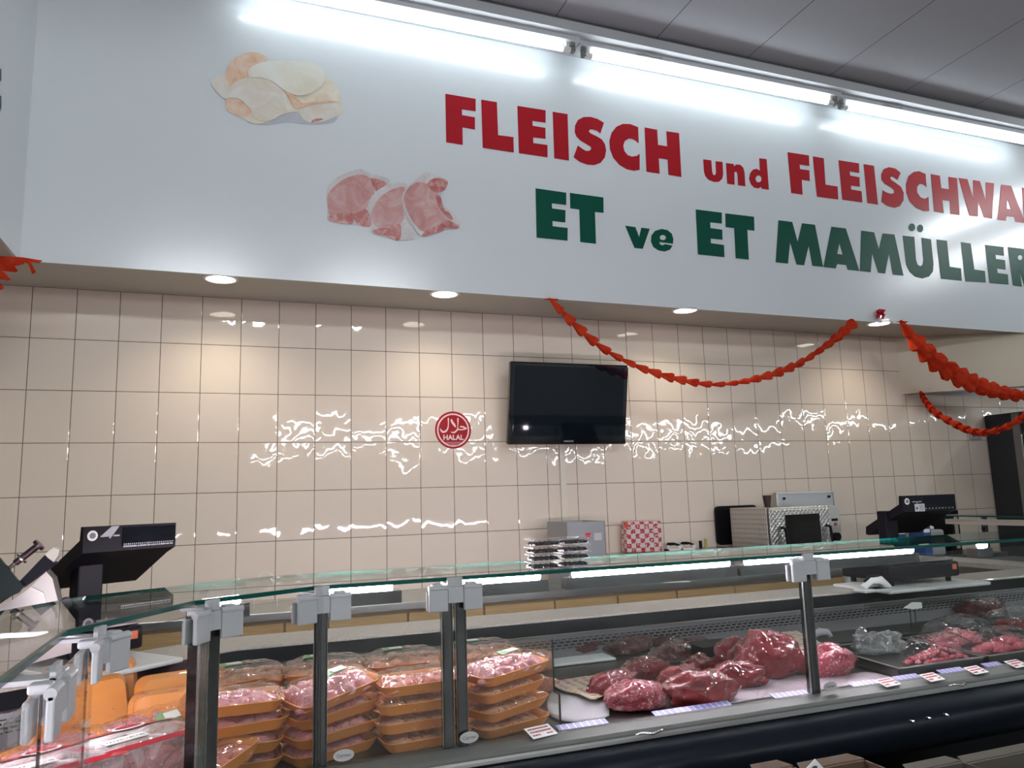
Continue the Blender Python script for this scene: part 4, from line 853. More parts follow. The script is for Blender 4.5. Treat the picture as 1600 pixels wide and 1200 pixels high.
mb = MB(); ypoly(mb, [(-20, 978), (2, 967), (30, 943), (31, 946), (4, 971), (-20, 985)], SY-.016, .008); mb.build('gauge_slot', BLACK, t, True)
k = aty(22, 974, SY-.02); MB().cyl(k, k+Vector((0, -.012, 0)), .034, n=28).build('dial_rim', plain('dial_cream', (0.62, 0.58, 0.48), 0.4), t, True); k2 = k+Vector((-.004, -.012, -.004)); MB().cyl(k2, k2+Vector((0, -.02, 0)), .029, n=28).build('dial', BLACK, t, True)
k = aty(92, 943, SY+.05); MB().cyl(k, k+Vector((.022, -.01, 0)), .008, n=10).cyl(k+Vector((.018, -.008, .001)), k+Vector((.026, -.014, .001)), .019, n=16).build('side_knob', plain('handle_brown', (0.03, 0.015, 0.02), 0.35), t, True)

# ------------------------------------------------------------------ packs of chicken
def pillow(w, d, h, seed, nx=26, ny=20, amp=.004, z0=0.0, e=3.2):
    mb = MB(); vs = []; fs = []
    for j in range(ny+1):
        for i in range(nx+1):
            u = -1+2*i/nx; v = -1+2*j/ny
            k = max(0, (1-abs(u)**e)*(1-abs(v)**e))**.5
            r = min(1, 1/max(1e-6, (abs(u)**8+abs(v)**8)**(1/8))) if max(abs(u), abs(v)) > 0 else 1
            x, y = u*w/2*(.97 if r > 1 else 1), v*d/2
            z = z0+h*k+amp*noise.noise(Vector((x*45+seed*7, y*45, seed)))*(1 if k > .02 else 0)
            vs.append((x, y, z))
    for j in range(ny):
        for i in range(nx):
            a = j*(nx+1)+i; fs.append((a, a+1, a+nx+2, a+nx+1))
    return mb.add(vs, fs, True)
def tray_mesh(w, d, h):
    mb = MB(); t_ = .004
    R = [rrect(w*.84, d*.78, .025, 5, 0), rrect(w*.93, d*.90, .03, 5, h*.5), rrect(w*.985, d*.975, .035, 5, h*.93), rrect(w, d, .035, 5, h), rrect(w-.012, d-.012, .03, 5, h), rrect(w*.9, d*.86, .03, 5, h*.5), rrect(w*.82, d*.76, .025, 5, t_)]
    return mb.loft(R, True)
def piece(kind, seed):
    if kind == 'thigh': return blob(.040, .033, .026, .35, 1.6, seed, 3)
    if kind == 'wing':
        bm = blob(.020, .046, .018, .3, 1.8, seed, 3)
        return bm
    return blob(.052, .036, .024, .3, 1.3, seed, 3)
def make_pack(w, d, h, kind, skin, seed, green, dome=.026, lbl='orange foam tray of raw chicken'):
    t = thing('chicken_pack', lbl, 'packed chicken', (0, 0, 0))
    tray_mesh(w, d, h).build('tray', ORANGE, t)
    random.seed(seed); nx, ny = (4, 3) if kind == 'thigh' else ((7, 2) if kind == 'wing' else (4, 2))
    for j in range(ny):
        for i in range(nx):
            sx, sy = (.31, .17) if dome < .03 else (.35, .27); x = -w*sx+2*w*sx*(i+.3*(j % 2))/(nx-1+.3); y = -d*sy+2*d*sy*j/(ny-1)
            mb = MB(); bm = piece(kind, seed*20+i*3+j)
            mb.bm(bm, (x, y, (.004 if dome < .03 else .012)+random.uniform(0, .006)), Matrix.Rotation(random.uniform(-.5, .5)+(.25 if kind == 'wing' else random.uniform(0, 3)), 3, 'Z') @ Matrix.Rotation(random.uniform(-.2, .2), 3, 'X'), True)
            mb.build('chicken_piece', skin, t)
    f = pillow(w*.985, d*.975, dome, seed, z0=h*.98).build('cling_film', FILM, t)
    if green:
        mb = MB(); n = 8
        g = [(x, y) for x, y in ((-.045, -.018), (.02, -.024), (.028, .014), (-.038, .018))]
        gb = MB().add([Vector((x+green*.03, y, h+dome+.0005+.001*k)) for k, (x, y) in enumerate(g)], [(0, 1, 2, 3)]); gb.add([Vector((x+green*.03, y, h+dome-.001+.001*k)) for k, (x, y) in enumerate(g)], [(0, 1, 2, 3)])
        gb.build('green_label', GREEN, t)
        MB().bb(green*.03-.02, green*.03+.022, -.018, .012, h+dome+.003, h+dome+.0038).build('price_label', LABELW, t)
    return t
PW, PD, PH = .268, .18, .031
protos = [make_pack(PW, PD, PH, 'thigh', CHK[2], 1, 0), make_pack(PW, PD, PH, 'wing', CHK[1], 2, 0), make_pack(PW, PD, PH, 'breast', CHK[0], 3, 0), make_pack(PW, PD, PH, 'thigh', CHK[2], 4, 1, .036), make_pack(PW, PD, PH, 'breast', CHK[3], 5, -1, .036)]
used = set()
def put_pack(k, x, y, z, rz, lb, tilt=(0, 0), grp=None):
    o = protos[k] if k not in used else copy_tree(protos[k]); used.add(k)
    o.location = (x, y, z); o.rotation_euler = (tilt[0], tilt[1], rz); o['label'] = lb
    if grp: o['group'] = grp
    return o
P_ = .0505; Z0 = .8515; R_ = math.radians
ORD = ['lowest', 'second lowest', 'third', 'fourth', 'topmost', 'topmost']
def stack(x, y, rz, n, kinds, where, tilt=None, jit=.01, pitch=P_):
    for i in range(n):
        last = i == n-1
        od = 'topmost' if last else ('bottom' if i == 0 else ('second from bottom' if i == 1 else 'third from bottom'))
        nm = {0: 'pink chicken', 1: 'chicken wings', 2: 'chicken pieces', 3: 'green-labelled pink chicken', 4: 'green-labelled browned chicken'}[kinds[i]]
        random.seed(int(x*1000)+i); tl = tilt[i] if tilt else (0, 0)
        put_pack(kinds[i], x+random.uniform(-jit, jit), y+random.uniform(-jit, jit)*.6, Z0+pitch*i, rz+R_(random.uniform(-5, 5)), f'{od} orange tray of {nm}, {where}', tl)
stack(2.005, -3.085, R_(20), 4, [1, 1, 1, 3], 'rightmost front stack', [(0, 0), (0, R_(-2)), (0, R_(-2)), (0, R_(-4))])
stack(1.735, -3.115, R_(7), 4, [1, 1, 1, 2], 'stack behind the double post', [(0, 0)]*4)
stack(1.475, -3.095, R_(24), 4, [0, 0, 0, 3], 'middle front stack', [(0, 0), (0, R_(-3)), (0, R_(-4)), (R_(4), R_(-8))])
stack(1.215, -3.11, R_(4), 4, [0, 0, 0, 0], 'front stack beside ribbed post', [(0, 0)]*4)
stack(2.005, -2.84, R_(8), 4, [1, 2, 4, 4], 'rear stack nearest the beef', [(0, 0)]*4)
stack(1.755, -2.85, R_(4), 4, [1, 2, 1, 4], 'rear stack in line with the double post', [(0, 0)]*4)
stack(1.50, -2.84, R_(4), 4, [1, 2, 0, 4], 'middle rear stack', [(0, 0)]*4)
stack(1.245, -2.84, R_(10), 4, [0, 2, 0, 4], 'left rear stack', [(0, 0)]*4)
put_pack(2, 1.15, -3.31, .895, R_(40), 'orange tray of pale chicken tipped forward at the foot of the left stack', (R_(-10), R_(-14)))
put_pack(0, 1.00, -3.43, .853, R_(50), 'orange tray of pink chicken lying low beside the big red-labelled packs')

# orange trays stood on edge at the rear of the corner
def upright(px, py, z, rz, tilt, lb, k, depth):
    o = put_pack(k, 0, 0, 0, 0, lb); c = CAM+ray(px, py)/ray(px, py).length*depth
    from mathutils import Euler
    o.location = c; o.rotation_euler = Euler((tilt, 0, rz), 'XYZ'); return o
UP = math.radians
upright(290, 1094, 0, R_(14), R_(-108), 'orange foam tray stood on edge, rear one of the pair left of the ribbed post', 0, 2.62)
upright(282, 1122, 0, R_(6), R_(-112), 'orange foam tray stood on edge, front one of the pair left of the ribbed post', 2, 2.50)
upright(146, 1080, 0, R_(24), R_(-105), 'orange foam tray stood on edge behind the leftmost glass clamp', 0, 2.72)
upright(134, 1110, 0, R_(30), R_(-110), 'orange foam tray stood on edge in front of the leftmost upright one', 1, 2.60)
put_pack(3, 1.03, -3.02, .925, R_(22), 'orange tray with a white and green label leaning behind the large red-labelled pack', (R_(24), R_(-6)))
put_pack(0, .80, -3.12, .94, R_(60), 'orange tray of chicken at the far left behind the red-labelled packs', (0, 0))

# big clear packs with red bands
REDB = plain('pack_red', (0.50, 0.02, 0.035), 0.25, coat=0.6)
def big_pack(loc, rz, lb, tilt=(0, 0)):
    L, Wd, H = .31, .175, .085
    t = thing('whole_chicken_pack', lb, 'packed chicken', loc, rz, rot=(tilt[0], tilt[1], rz))
    mb = MB(); R = []
    for k, (s, z) in enumerate(((.86, 0), (.95, .02), (.99, .05), (1.0, H))): R.append([Vector((p.x, p.y, z)) for p in rrect(L*s, Wd*s, .03, 5)])
    mb.loft(R, True, True, False); mb.build('clear_box', film('pack_plastic', scale=16, strength=.8, milky=.16, lo=.08, milkcol=(.75, .66, .66)), t)
    for i in range(3):
        for j in range(2):
            MB().bm(blob(.050, .040, .034, .25, 1.4, 40+i+3*j, 3), (-.095+.095*i, -.038+.076*j, .004), None, True).build('chicken_piece', CHK[2], t)
    tp = pillow(L, Wd, .012, 5, 30, 18, .003, H, 4); tp.build('top_film', film('pack_top_film', scale=10, strength=.7, milky=.30, lo=.10, milkcol=(.70, .60, .60)), t)
    def band(x0, y0, x1, y1, wd):
        mb = MB(); n = 14; vs = []
        dx, dy = x1-x0, y1-y0; l = math.hypot(dx, dy); nx, ny = -dy/l*wd/2, dx/l*wd/2
        for i in range(n+1):
            u = i/n; cx, cy = x0+dx*u, y0+dy*u
            for s in (-1, 1):
                x, y = cx+nx*s, cy+ny*s; k = max(0, (1-abs(2*x/L)**4)*(1-abs(2*y/Wd)**4))**.5 if abs(2*x/L) < 1 and abs(2*y/Wd) < 1 else 0
                vs.append((x, y, H+.012*k+.0035))
        return mb.add(vs, [(2*i, 2*i+1, 2*i+3, 2*i+2) for i in range(n)], True)
    band(-L*.49, -Wd*.47, L*.49, -Wd*.47, .012).build('red_band', REDB, t); band(-L*.49, Wd*.38, L*.49, Wd*.38, .035).build('red_band', REDB, t)
    n = 20; mb = MB(); mb.loft([[Vector((.02+.042*math.cos(2*PI*k/n), Wd*.32+.018*math.sin(2*PI*k/n), H+z)) for k in range(n)] for z in (.0165, .0175)], False); o = mb.build('oval_logo', PAPER, t)
    mb = MB(); mb.loft([[Vector((.02+.034*math.cos(2*PI*k/n), Wd*.32+.013*math.sin(2*PI*k/n), H+z)) for k in range(n)] for z in (.0178, .0184)], False); mb.build('logo_centre', REDB, o)
    pl = MB().bb(-.085, .02, -.048, -.010, H+.0145, H+.0155).build('price_label', LABELW, t)
    mb = MB(); random.seed(3)
    for k in range(12): mb.bb(-.078+.008*k, -.078+.008*k+.005*random.random()+.001, -.034, -.029, H+.0157, H+.0162)
    mb.build('label_print', INK, pl)
    return t
big_pack((.985, -3.24, .905), R_(34), 'large clear chicken pack with red bands, nearest the ribbed post')
big_pack((.815, -3.36, .905), R_(30), 'large clear chicken pack with red bands behind the thin glass joint', (0, 0))
big_pack((.80, -3.66, .905), R_(42), 'large clear chicken pack with red bands lowest at the bottom left corner')
big_pack((.60, -3.52, .905), R_(50), 'large clear chicken pack with red bands at the left frame edge')
put_pack(0, .72, -3.93, .90, R_(70), 'orange tray of pink chicken pressed to the leftmost glass at the bottom corner')
put_pack(2, .50, -3.28, .95, R_(75), 'orange tray of chicken glimpsed at the left frame edge')

# ------------------------------------------------------------------ beef
def sculpt(bm, seed, w_):                # muscle folds along the joint
    sd = Vector((seed*1.3, seed*.7, 0))
    for v in bm.verts:
        d = v.co.normalized(); k = 1-abs(noise.noise(Vector((v.co.x/w_*1.3, v.co.y/w_*2.6, v.co.z/w_*1.5))+sd))*3
        v.co -= d*max(0, k)**2*w_*.10
def chunk(px, py, wpx, ratio, hr, m, lb, z=.8525, rz=0, seed=1, wrap=True, amp=.28, name='beef_joint', cat='meat', grp=None):
    c = atz(px, py, z); dist = (c-CAM).length; w_ = wpx*dist/FPX/2
    t = thing(name, lb, cat, (c.x, c.y, z), rz, grp)
    bm = blob(w_, w_*ratio, w_*hr, amp, 1.3, seed, 4, .55); sculpt(bm, seed, w_)
    MB().bm(bm, smooth=True).build('meat', m, t)
    if wrap:
        bm = blob(w_*1.025, w_*ratio*1.025, w_*hr*1.02, amp, 1.3, seed, 4, .55); sculpt(bm, seed, w_)
        for v in bm.verts: v.co += v.co.normalized()*.002*noise.noise(v.co*60)
        MB().bm(bm, smooth=True).build('vacuum_bag', VAC, t)
    return t
BJ = [(958, 1086, 84, .60, .50, BEEF, 'dark red beef joint at the left end of the beef, behind the marbled one', 11, 10),
 (997, 1102, 92, .62, .46, BEEFP, 'marbled beef joint lying nearest the front at the left of the beef', 12, 0),
 (1004, 1064, 88, .55, .46, BEEF, 'glossy dark beef joint in the second row, left of the orange-fat piece', 13, 5),
 (1062, 1074, 90, .55, .42, BEEF, 'long red beef joint in the middle of the pile', 14, 20),
 (1094, 1096, 104, .55, .46, BEEF, 'large wrapped beef joint nearest the front in the middle of the pile', 15, -5),
 (1148, 1070, 84, .60, .46, BEEF, 'red beef joint with pale fat edge at the right of the pile', 16, -18),
 (1098, 1048, 62, .60, .45, BEEF, 'small curled beef joint at the back of the pile', 17, 0),
 (1050, 1040, 76, .55, .55, BEEFD, 'dark beef joint behind the pile under the rear grille', 18, 10),
 (1150, 1046, 62, .75, .85, BEEF, 'upright red beef joint left of the large triangular one', 19, 0),
 (1208, 1052, 98, .62, .70, BEEF, 'largest beef joint, tall and triangular in a clear bag', 20, 0),
 (1265, 1048, 66, .6, .55, BEEF, 'red beef joint half hidden behind the single glass post', 21, 0),
 (1302, 1050, 78, .62, .55, BEEFP, 'pink marbled beef joint right of the single glass post', 22, 10)]
for px, py, w_, ra, h_, m, lb, sd, rz in BJ: chunk(px, py+3, w_*1.05, ra, h_+.04, m, lb, .8525, R_(rz), sd)
for px, py, w_, lb, sd in ((912, 1023, 74, 'dark net-wrapped meat roll on the white board at the rear', 31), (982, 1020, 76, 'dark wrapped meat joint at the rear beside the white board', 32), (1038, 1012, 56, 'dark meat piece at the rear left of the patterned sheet', 33), (1086, 1012, 46, 'dark meat piece touching the patterned sheet', 34)):
    chunk(px, py, w_, .5, .40, BEEFD, lb, .896, 0, sd)
c = atz(905, 1036, .896); tag(MB().rbox((c.x, c.y+.03, .902), (.30, .12, .010), .004).build('cutting_board', WHITE), 'white board under the dark meat roll at the rear of the counter', 'cutting board')

def sheet(pts, z, m, name, lb, cat, th=.003, sm=3, wav=.006, lift=None):
    P = [atz(a, b_, z) for a, b_ in (smooth_poly(pts, sm) if sm else pts)]
    c = sum(P, Vector())/len(P); mb = MB(); rings = []
    for r in (0.02, .35, .7, .92, 1.0):
        R = []
        for p in P:
            q = c+(p-c)*r; zz = z+wav*(noise.noise(Vector((q.x*14, q.y*14, 2)))+.6)*(1 if r < 1 else .3)
            if lift: zz += lift(q)
            R.append(Vector((q.x, q.y, zz)))
        rings.append(R)
    rings += [[Vector((v.x, v.y, v.z-th)) for v in rings[-1]]]
    mb.loft(rings, True, True, False); o = mb.build(name, m); me = o.data
    o.location = c; 
    for v in me.vertices: v.co -= c
    tag(o, lb, cat); return o
sheet([(866, 1078), (900, 1071), (935, 1078), (952, 1118), (900, 1128), (862, 1120), (855, 1095)], .855, plain('sheet_white', (0.55, 0.53, 0.56), 0.4), 'white_sheet', 'white plastic sheet on the deck left of the beef', 'sheet', wav=.012)
yb = -2.97
sheet([(860, 1046), (868, 1036), (888, 1036), (955, 1068), (930, 1092), (905, 1084), (878, 1078), (862, 1066)], .880, PATT, 'patterned_paper', 'patterned butcher paper curled up left of the beef', 'paper', wav=.006, lift=lambda q: .0)
sheet([(1088, 984), (1180, 978), (1196, 1008), (1118, 1023)], .902, PATT, 'patterned_paper', 'patterned butcher paper under the rear grille behind the beef', 'paper', sm=0, wav=.01)
sheet([(1164, 995), (1246, 988), (1302, 1014), (1285, 1020), (1178, 1014)], .925, PATT, 'patterned_paper', 'pale patterned paper lifted over the largest beef joint', 'paper', sm=0, wav=.012)
tag(MB().bb(2.98, 3.26, -2.73, -2.60, .896, .935).build('black_tray', BLACK), 'black tray under the pale patterned paper at the rear', 'tray')
sheet([(1130, 1075), (1255, 1052), (1330, 1062), (1345, 1068), (1180, 1092), (1120, 1100)], .8535, CLOTH, 'meat_liner', 'pinkish white liner on the deck right of the beef pile', 'liner', wav=.003)
sheet([(1300, 1060), (1350, 1050), (1400, 1060), (1380, 1066), (1330, 1070)], .8545, CLOTH, 'meat_liner', 'pinkish white liner at the right end beside the first meat tray', 'liner', wav=.002)
# bagged pale meat behind the chicken
chunk(835, 1050, 70, .5, .55, CHK[3], 'brownish meat in a loose clear bag left of the patterned paper', .90, R_(20), 51)
t = chunk(845, 1082, 56, .6, .5, CHK[0], 'clear bag of pink meat beside the rightmost orange stack', .8525, 0, 52)

# steel trays at the right end, running front to back
def pan(x0, x1, lb, y0=-3.195, y1=-2.77, z=.854, h=.035, skew=.12):
    t = thing('steel_tray', lb, 'tray', ((x0+x1)/2, (y0+y1)/2, z)); mb = MB()
    def P(x, y, zz): return (x+skew*(y-y0), y, zz)
    def wall(xa, xb, ya, yb_): mb.prism([P(xa, ya, z), P(xb, ya, z), P(xb, yb_, z), P(xa, yb_, z)], (0, 0, h))
    mb.prism([P(x0, y0, z), P(x1, y0, z), P(x1, y1, z), P(x0, y1, z)], (0, 0, .003)); wall(x0, x0+.003, y0, y1); wall(x1-.003, x1, y0, y1); wall(x0, x1, y0, y0+.003); wall(x0, x1, y1-.003, y1)
    mb.build('pan', STEELD, t, True)
    mb = MB(); zz = z+h
    for a in ((x0-.006, x0+.006, y0-.006, y1+.006), (x1-.006, x1+.006, y0-.006, y1+.006), (x0, x1, y0-.006, y0+.006), (x0, x1, y1-.006, y1+.006)):
        mb.prism([P(a[0], a[2], zz), P(a[1], a[2], zz), P(a[1], a[3], zz), P(a[0], a[3], zz)], (0, 0, .003))
    mb.build('rim', STEEL, t, True); return t
pan(3.50, 3.93, 'first steel tray, holding a clear bag of diced meat'); pan(3.955, 4.385, 'second steel tray with pink meat slices'); pan(4.41, 4.84, 'third steel tray with red meat strips'); pan(4.865, 5.295, 'fourth steel tray at the right, mostly beyond the frame')
def heap(px, py, wpx, n, m, lb, z, seed, s=.018, rx=1, ry=.5, bag=True, name='diced_meat', long=1.0):
    c = atz(px, py, z); dist = (c-CAM).length; w_ = wpx*dist/FPX/2
    t = thing(name, lb, 'meat', (c.x, c.y, z)); random.seed(seed)
    for k in range(n):
        a = random.uniform(0, 2*PI); r = math.sqrt(random.random())
        x, y = r*math.cos(a)*w_*rx, r*math.sin(a)*w_*ry
        MB().bm(blob(s*random.uniform(.8, 1.3)*long, s, s*.8, .35, 1.6, seed+k, 2), (x, y, .004+(1-r)*w_*.28), Matrix.Rotation(random.uniform(0, 3) if long == 1 else random.uniform(-.3, .3), 3, 'Z'), True).build('meat_piece', m, t)
    if bag:
        bm = blob(w_*rx*1.18, w_*ry*1.35, w_*.42, .12, 1.5, seed, 4, .6); MB().bm(bm, smooth=True).build('clear_bag', FILM, t)
    return t
heap(1468, 1034, 104, 60, BEEFP, 'heap of diced red meat in a clear bag in the first steel tray', .858, 61, .017, .95, .42)
t = thing('clear_bag', 'loose clear bag end with a twisted knot behind the diced meat', 'bag', atz(1375, 1020, .86))
MB().bm(blob(.13, .055, .05, .5, 2.2, 71, 4, .6), smooth=True).build('bag_body', BAG, t); MB().bm(blob(.03, .02, .055, .4, 2.5, 72, 3), (-.07, .02, .045), smooth=True).build('twisted_end', BAG, t)
t = heap(1500, 1012, 120, 14, VEAL, 'pink veal slices in a clear bag in the second steel tray', .859, 81, .040, .75, .42, True, 'meat_slices', 1.5)
heap(1570, 1018, 90, 12, VEAL, 'pink meat slices near the front right of the trays', .859, 83, .035, .9, .4, True, 'meat_slices', 1.5)
heap(1590, 984, 90, 12, BEEF, 'red meat strips in a clear bag at the right frame edge', .859, 84, .032, .9, .4, True, 'meat_strips', 1.6)
heap(1345, 970, 110, 22, VEAL, 'pink minced meat on the rear step right of the glass post', .896, 85, .022, .95, .4, True, 'diced_meat')
heap(1432, 962, 90, 18, VEAL, 'pink diced meat on the rear step near the white card', .896, 86, .022, .95, .4, True, 'diced_meat')
for px, py, w_, lb, sd in ((1500, 948, 70, 'dark meat at the right of the rear step', 91), (1535, 962, 78, 'dark wrapped meat hanging over the rear step edge at the right', 92)):
    chunk(px, py, w_, .5, .35, BEEFD, lb, .896, 0, sd)
t = thing('meat_tool', 'pale handle of a tool lying between the beef and the first steel tray', 'tool', atz(1282, 1000, .897))
MB().tube([(-.05, 0, .02), (0, 0, .035), (.04, 0, .03), (.05, -.01, .01)], [.012, .016, .014, .01], 10).build('handle', plain('handle_pale', (0.5, 0.48, 0.52), 0.4), t)
c = aty(1435, 948, -2.70); t = thing('white_card', 'small blank white card clipped to the rear grille', 'card', (c.x, -2.70, .896))
mb = MB(); ypoly(mb, [(1412, 950), (1425, 941), (1440, 941), (1441, 950), (1426, 952)], -2.70, .002); mb.build('card', PAPER, t, True); MB().cyl((c.x-.03, -2.705, .896), (c.x-.03, -2.705, .99), .002, n=6).build('stick', BLACK, t, True)
c = atz(1425, 985, .896); tag(MB().cyl((c.x, c.y, .896), (c.x, c.y, 1.0), .002, n=6).build('divider_rod', BLACK), 'thin dark upright rod between the steel trays', 'rod')
# glass divider in the chicken/beef gap, edge on
t = thing('glass_divider', 'upright clear glass divider between the chicken and the beef', 'glass divider', (2.22, -2.95, .852))
x_ = 2.145
MB().prism([(x_, -3.20, .858), (x_, -3.20, .955), (x_, -3.16, .955), (x_, -3.16, 1.11), (x_, -2.62, 1.03), (x_, -2.62, .90), (x_, -2.85, .90), (x_, -2.85, .858)], (.004, 0, 0)).build('pane', GLASS, t, True)
mb = MB(); mb.bb(x_-.001, x_+.005, -3.203, -3.2005, .858, .955); mb.bb(x_-.001, x_+.005, -3.163, -3.1605, .955, 1.11); mb.bb(x_-.001, x_+.005, -3.2, -3.163, .955, .9575); mb.build('pane_edge', plain('edge_dark', (0.01, 0.02, 0.02), 0.2), t, True)

# price cards
def card(px, py, lb, rz, w_=.075, d_=.048, red=False):
    c = atz(px, py, .880); t = thing('price_card', lb, 'price card', c, R_(rz), rot=(R_(18), 0, R_(rz)))
    MB().bb(-w_/2, w_/2, -d_/2, d_/2, 0, .0012).build('card', PAPER, t)
    mb = MB(); random.seed(int(px))
    for r in range(3):
        x = -w_*.42
        while x < w_*.38:
            q = random.uniform(.003, .008)
            if r == 2 and -.01 < x < .012: x += q; continue
            mb.bb(x, x+q*.7, d_*(.30-.28*r)-.003, d_*(.30-.28*r)+.003, .0014, .0018); x += q
    mb.build('handwriting', REDINK, t)
card(845, 1143, 'price card with red handwriting below the rightmost chicken stack', 12, .085, .052)
card(1388, 1066, 'leftmost of the four price cards before the steel trays', 5); card(1456, 1058, 'price card directly below the heap of diced meat', 5); card(1525, 1047, 'price card before the second steel tray, right of the diced meat', 5); card(1588, 1037, 'price card at the right frame edge', 5)

# ------------------------------------------------------------------ dark berry boxes on the glass
DATE = plain('dates_dark', (0.022, 0.014, 0.03), 0.4, coat=.15, nscale=80, nstr=.6)
PET = film('clear_punnet', scale=50, strength=.25, milky=.004, lo=.02, power=5.5)
def date_box(loc, rz, lb):
    t = thing('fruit_box', lb, 'fruit box', loc, rz); random.seed(3)
    mb = MB(); mb.rbox((0, 0, .0105), (.092, .066, .016), .004); mb.build('clear_box', PET, t)
    mb = MB(); mb.rbox((0, 0, .0205), (.100, .074, .004), .0015); mb.build('lid', PET, t)
    for i in range(5):
        for j in range(4):
            MB().bm(blob(.0090, .0083, .0098, .15, 2, i+j*5, 1), (-.035+.0175*i, -.0235+.0157*j, .003), smooth=True).build('fruit', DATE, t)
    return t
fx0, fx1 = 2.128, 2.232
fb = date_box((fx0, -3.155, 1.3265), .05, '')
first = True
for s, (x, y, nm) in enumerate(((fx0, -3.155, 'left stack on the glass top'), (fx1+.005, -3.140, 'right stack on the glass top'))):
    for k in range(4):
        o = fb if first else copy_tree(fb); first = False
        o.location = (x+.003*(k % 2), y, 1.3265+.0232*k); o.rotation_euler = (0, 0, .05*(k-1)); o['label'] = f"clear box of dark fruit, {['lowest', 'second from below', 'third from below', 'topmost'][k]} of the {nm}"; o['group'] = 'clear boxes of dark fruit on the glass top'

# loose paper on the back counter
c = atz(1055, 909, .9305); tag(xf(MB().bb(-.10, .10, -.05, .05, 0, .001), Matrix.Translation(c) @ Matrix.Rotation(-.3, 4, 'Z')).build('paper_sheet', PAPER), 'white paper slip lying on the steel back counter', 'paper')

# ------------------------------------------------------------------ garlands
def garland(pts, radii, lb, seed=0, step=.055, flat=.55, twist=.12, m=CREPE):
    P = [Vector(p) for p in pts]; sm = []
    for i in range(len(P)-1):
        p0, p1, p2, p3 = P[max(i-1, 0)], P[i], P[i+1], P[min(i+2, len(P)-1)]; r1, r2 = radii[i], radii[i+1]
        for k in range(24):
            t = k/24; sm.append((0.5*((2*p1)+(-p0+p2)*t+(2*p0-5*p1+4*p2-p3)*t*t+(-p0+3*p1-3*p2+p3)*t**3), r1+(r2-r1)*t))
    sm.append((P[-1], radii[-1])); mb = MB(); n = 10; acc = 0; last = sm[0][0]; marks = []
    for q, r in sm:
        acc += (q-last).length; last = q
        if acc >= step or not marks: marks.append((q, r)); acc = 0
    for i in range(len(marks)-1):
        (a, ra), (b_, rb) = marks[i], marks[i+1]; d = (b_-a); L = d.length; d.normalize()
        u = Vector((0, 0, 1)); s_ = d.cross(u).normalized(); v = s_.cross(d)
        ang = twist*i; uu = v*math.cos(ang)+s_*math.sin(ang); ss = -v*math.sin(ang)+s_*math.cos(ang)
        rings = []
        for f, k, sh in ((-.10, .25, 0), (.35, .60, 0), (.85, 1.0, .0), (1.05, .92, 0), (.92, .30, 0)):
            c_ = a+d*L*f; R = []
            for j in range(n):
                an = 2*PI*j/n; sc = 1+.12*math.sin(3*an+i)
                R.append(c_+(uu*math.cos(an)*sc+ss*math.sin(an)*flat*sc)*ra*k)
            rings.append(R)
        mb.loft(rings, False)
    mb.prism([P[0]+Vector((-.05, 0, .0)), P[0]+Vector((.06, 0, 0)), P[0]+Vector((.05, -.03, 0)), P[0]+Vector((-.03, -.03, 0))], (0, 0, -.004))
    o = mb.build('paper_garland', m); c = P[0].copy(); o.location = c
    for v in o.data.vertices: v.co -= c
    tag(o, lb, 'garland'); return o
GY = -.60
def G(*q): return [aty(a, b_, GY) for a, b_ in q]
def ylerp(q, y0, y1): return [aty(a, b_, y0+(y1-y0)*i/(len(q)-1)) for i, (a, b_) in enumerate(q)]
garland(ylerp([(860, 468), (900, 510), (950, 550), (1010, 578), (1070, 595), (1120, 601), (1180, 592), (1240, 572), (1290, 541), (1325, 512), (1338, 499)], -.60, -.60), [.030, .042, .042, .038, .034, .034, .038, .042, .048, .050, .02], 'long red paper garland sagging in front of the tiles right of the television', step=.105, flat=.6, twist=.35)
garland(ylerp([(1408, 503), (1418, 520), (1445, 548), (1480, 577), (1520, 600), (1560, 612), (1600, 618), (1650, 615)], -.60, -.62), [.05, .085, .10, .10, .085, .068, .055, .06], 'thick red paper garland hanging from the ribbon bow to the right edge', step=.13, flat=.8, twist=.0)
garland(ylerp([(1438, 612), (1447, 628), (1462, 645), (1490, 662), (1515, 673), (1540, 676), (1570, 668), (1600, 650), (1620, 630)], -.05, -1.4), [.035, .045, .05, .052, .048, .042, .038, .036, .035], 'lower red paper garland hanging under the beige beam towards the fridge', step=.10, flat=.7, twist=.2)
# fan of the left garland
t = thing('paper_garland', 'red paper garland end fanned out at the top left corner of the tiles', 'garland', aty(20, 405, -.75))
for k, (pts, y) in enumerate((([(-25, 398), (36, 402), (38, 412), (10, 418), (-25, 412)], -.78), ([(-25, 408), (20, 412), (28, 423), (24, 425), (-25, 420)], -.80), ([(-25, 418), (5, 424), (17, 436), (12, 438), (-25, 432)], -.82), ([(-25, 428), (-5, 434), (6, 450), (0, 453), (-25, 445)], -.84), ([(36, 402), (66, 407), (60, 411), (48, 409), (56, 425), (50, 428), (44, 412), (36, 409)], -.76), ([(-25, 440), (-12, 446), (-4, 458), (-25, 460)], -.86))):
    mb = MB(); ypoly(mb, pts, y, .006); mb.build('paper_fan', CREPE, t, True)
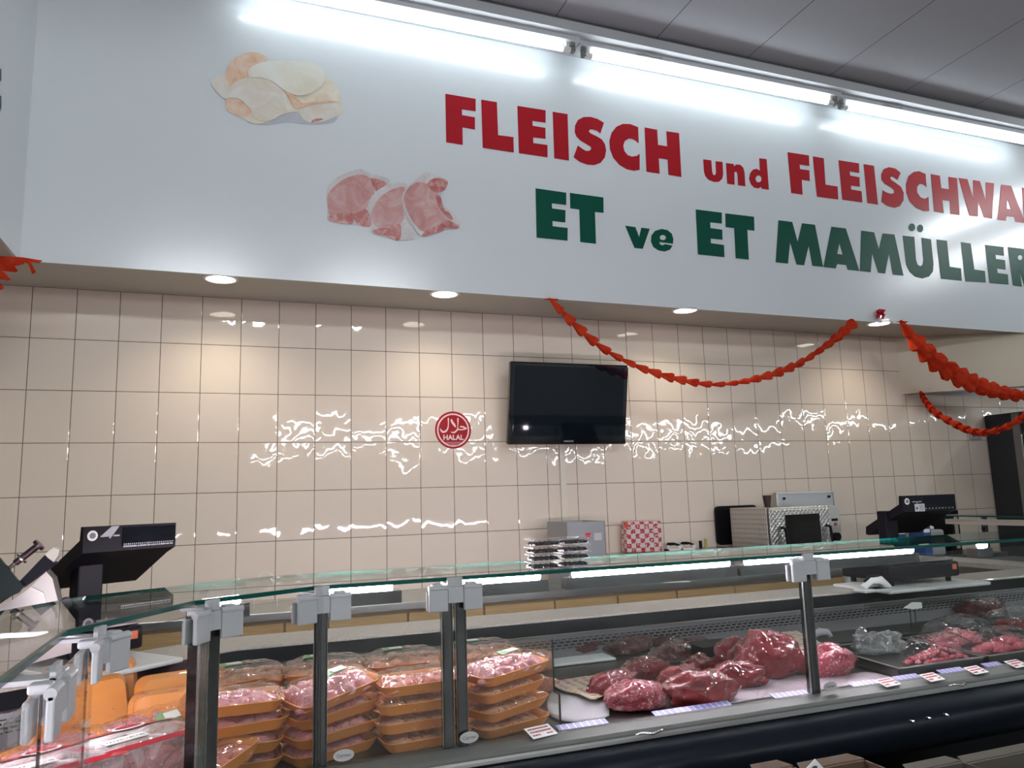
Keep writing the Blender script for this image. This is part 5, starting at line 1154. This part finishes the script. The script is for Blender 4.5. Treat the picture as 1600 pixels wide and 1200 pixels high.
# ribbon bow
t = thing('ribbon_bow', 'small shiny red ribbon bow on the lower edge of the sign wall', 'bow', atf(1374, 491, -.02))
BOW = plain('ribbon_red', (0.50, 0.01, 0.03), 0.2, coat=.8); random.seed(4)
for k in range(16):
    a = 2*PI*k/16+random.uniform(-.15, .15); el = random.uniform(-.1, 1.1); r = random.uniform(.045, .062)
    dr = Vector((math.cos(a)*math.cos(el), -math.sin(el)*.8-.1, math.sin(a)*math.cos(el))).normalized(); sd = dr.cross(Vector((0, 1, .1))).normalized()*.009
    o_ = Vector((0, 0, 0)); up = dr.cross(sd).normalized()*.010
    L_ = [o_, dr*r*.6+up, dr*r, dr*r*.6-up, o_]; mb = MB(); vs = []
    for p in L_: vs += [p-sd, p+sd]
    mb.add(vs, [(2*i, 2*i+1, 2*i+3, 2*i+2) for i in range(4)]); mb.build('ribbon_loop', BOW, t)

# ------------------------------------------------------------------ cardboard boxes in front of the counter
def carton(pts, y0, lb, depth=.30, mat=CARDB):
    a, b_ = aty(*pts[0], y0), aty(*pts[1], y0); z = (a.z+b_.z)/2
    t = thing('cardboard_box', lb, 'box', ((a.x+b_.x)/2, y0-depth/2, 0.62)); mb = MB(); T = .006; x0, x1 = a.x, b_.x
    mb.bb(x0, x1, y0-T, y0, .62, z); mb.bb(x0, x1, y0-depth, y0-depth+T, .62, z-.03); mb.bb(x0, x0+T, y0-depth, y0, .62, z); mb.bb(x1-T, x1, y0-depth, y0, .62, z); mb.bb(x0, x1, y0-depth, y0, .62, .626)
    mb.build('carton', mat, t, True)
    MB().prism([(x0, y0, z), (x1, y0, z), (x1-.02, y0+.04, z+.004), (x0+.02, y0+.04, z+.004)], (0, .003, .003)).build('flap', mat, t, True)
    return t
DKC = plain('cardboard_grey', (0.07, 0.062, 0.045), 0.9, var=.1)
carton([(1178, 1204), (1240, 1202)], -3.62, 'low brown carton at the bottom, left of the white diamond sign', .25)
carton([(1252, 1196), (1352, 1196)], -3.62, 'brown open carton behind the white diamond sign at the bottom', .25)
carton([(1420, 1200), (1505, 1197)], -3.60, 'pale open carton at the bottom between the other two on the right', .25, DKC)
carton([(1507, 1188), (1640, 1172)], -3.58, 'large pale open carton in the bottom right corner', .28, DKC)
tag(MB().bb(2.6, 4.6, -3.95, -3.5, .30, .615).build('box_rack', plain('rack_dark', (0.02, 0.02, 0.02), .6)), 'dark low rack in front of the counter carrying the open cartons', 'rack')
t = thing('diamond_sign', 'white diamond-shaped sign with a dark mark standing before the brown carton', 'sign', aty(1275, 1200, -3.66))
mb = MB(); ypoly(mb, [(1274, 1186), (1290, 1203), (1274, 1220), (1258, 1203)], -3.66, .002); mb.build('board', PAPER, t, True)
mb = MB(); ypoly(mb, smooth_poly([(1269, 1200), (1272, 1197), (1277, 1197), (1276, 1201), (1272, 1203)], 3), -3.6625, .001); mb.build('dark_mark', INK, t, True)
for o_ in protos[:]:
    pass
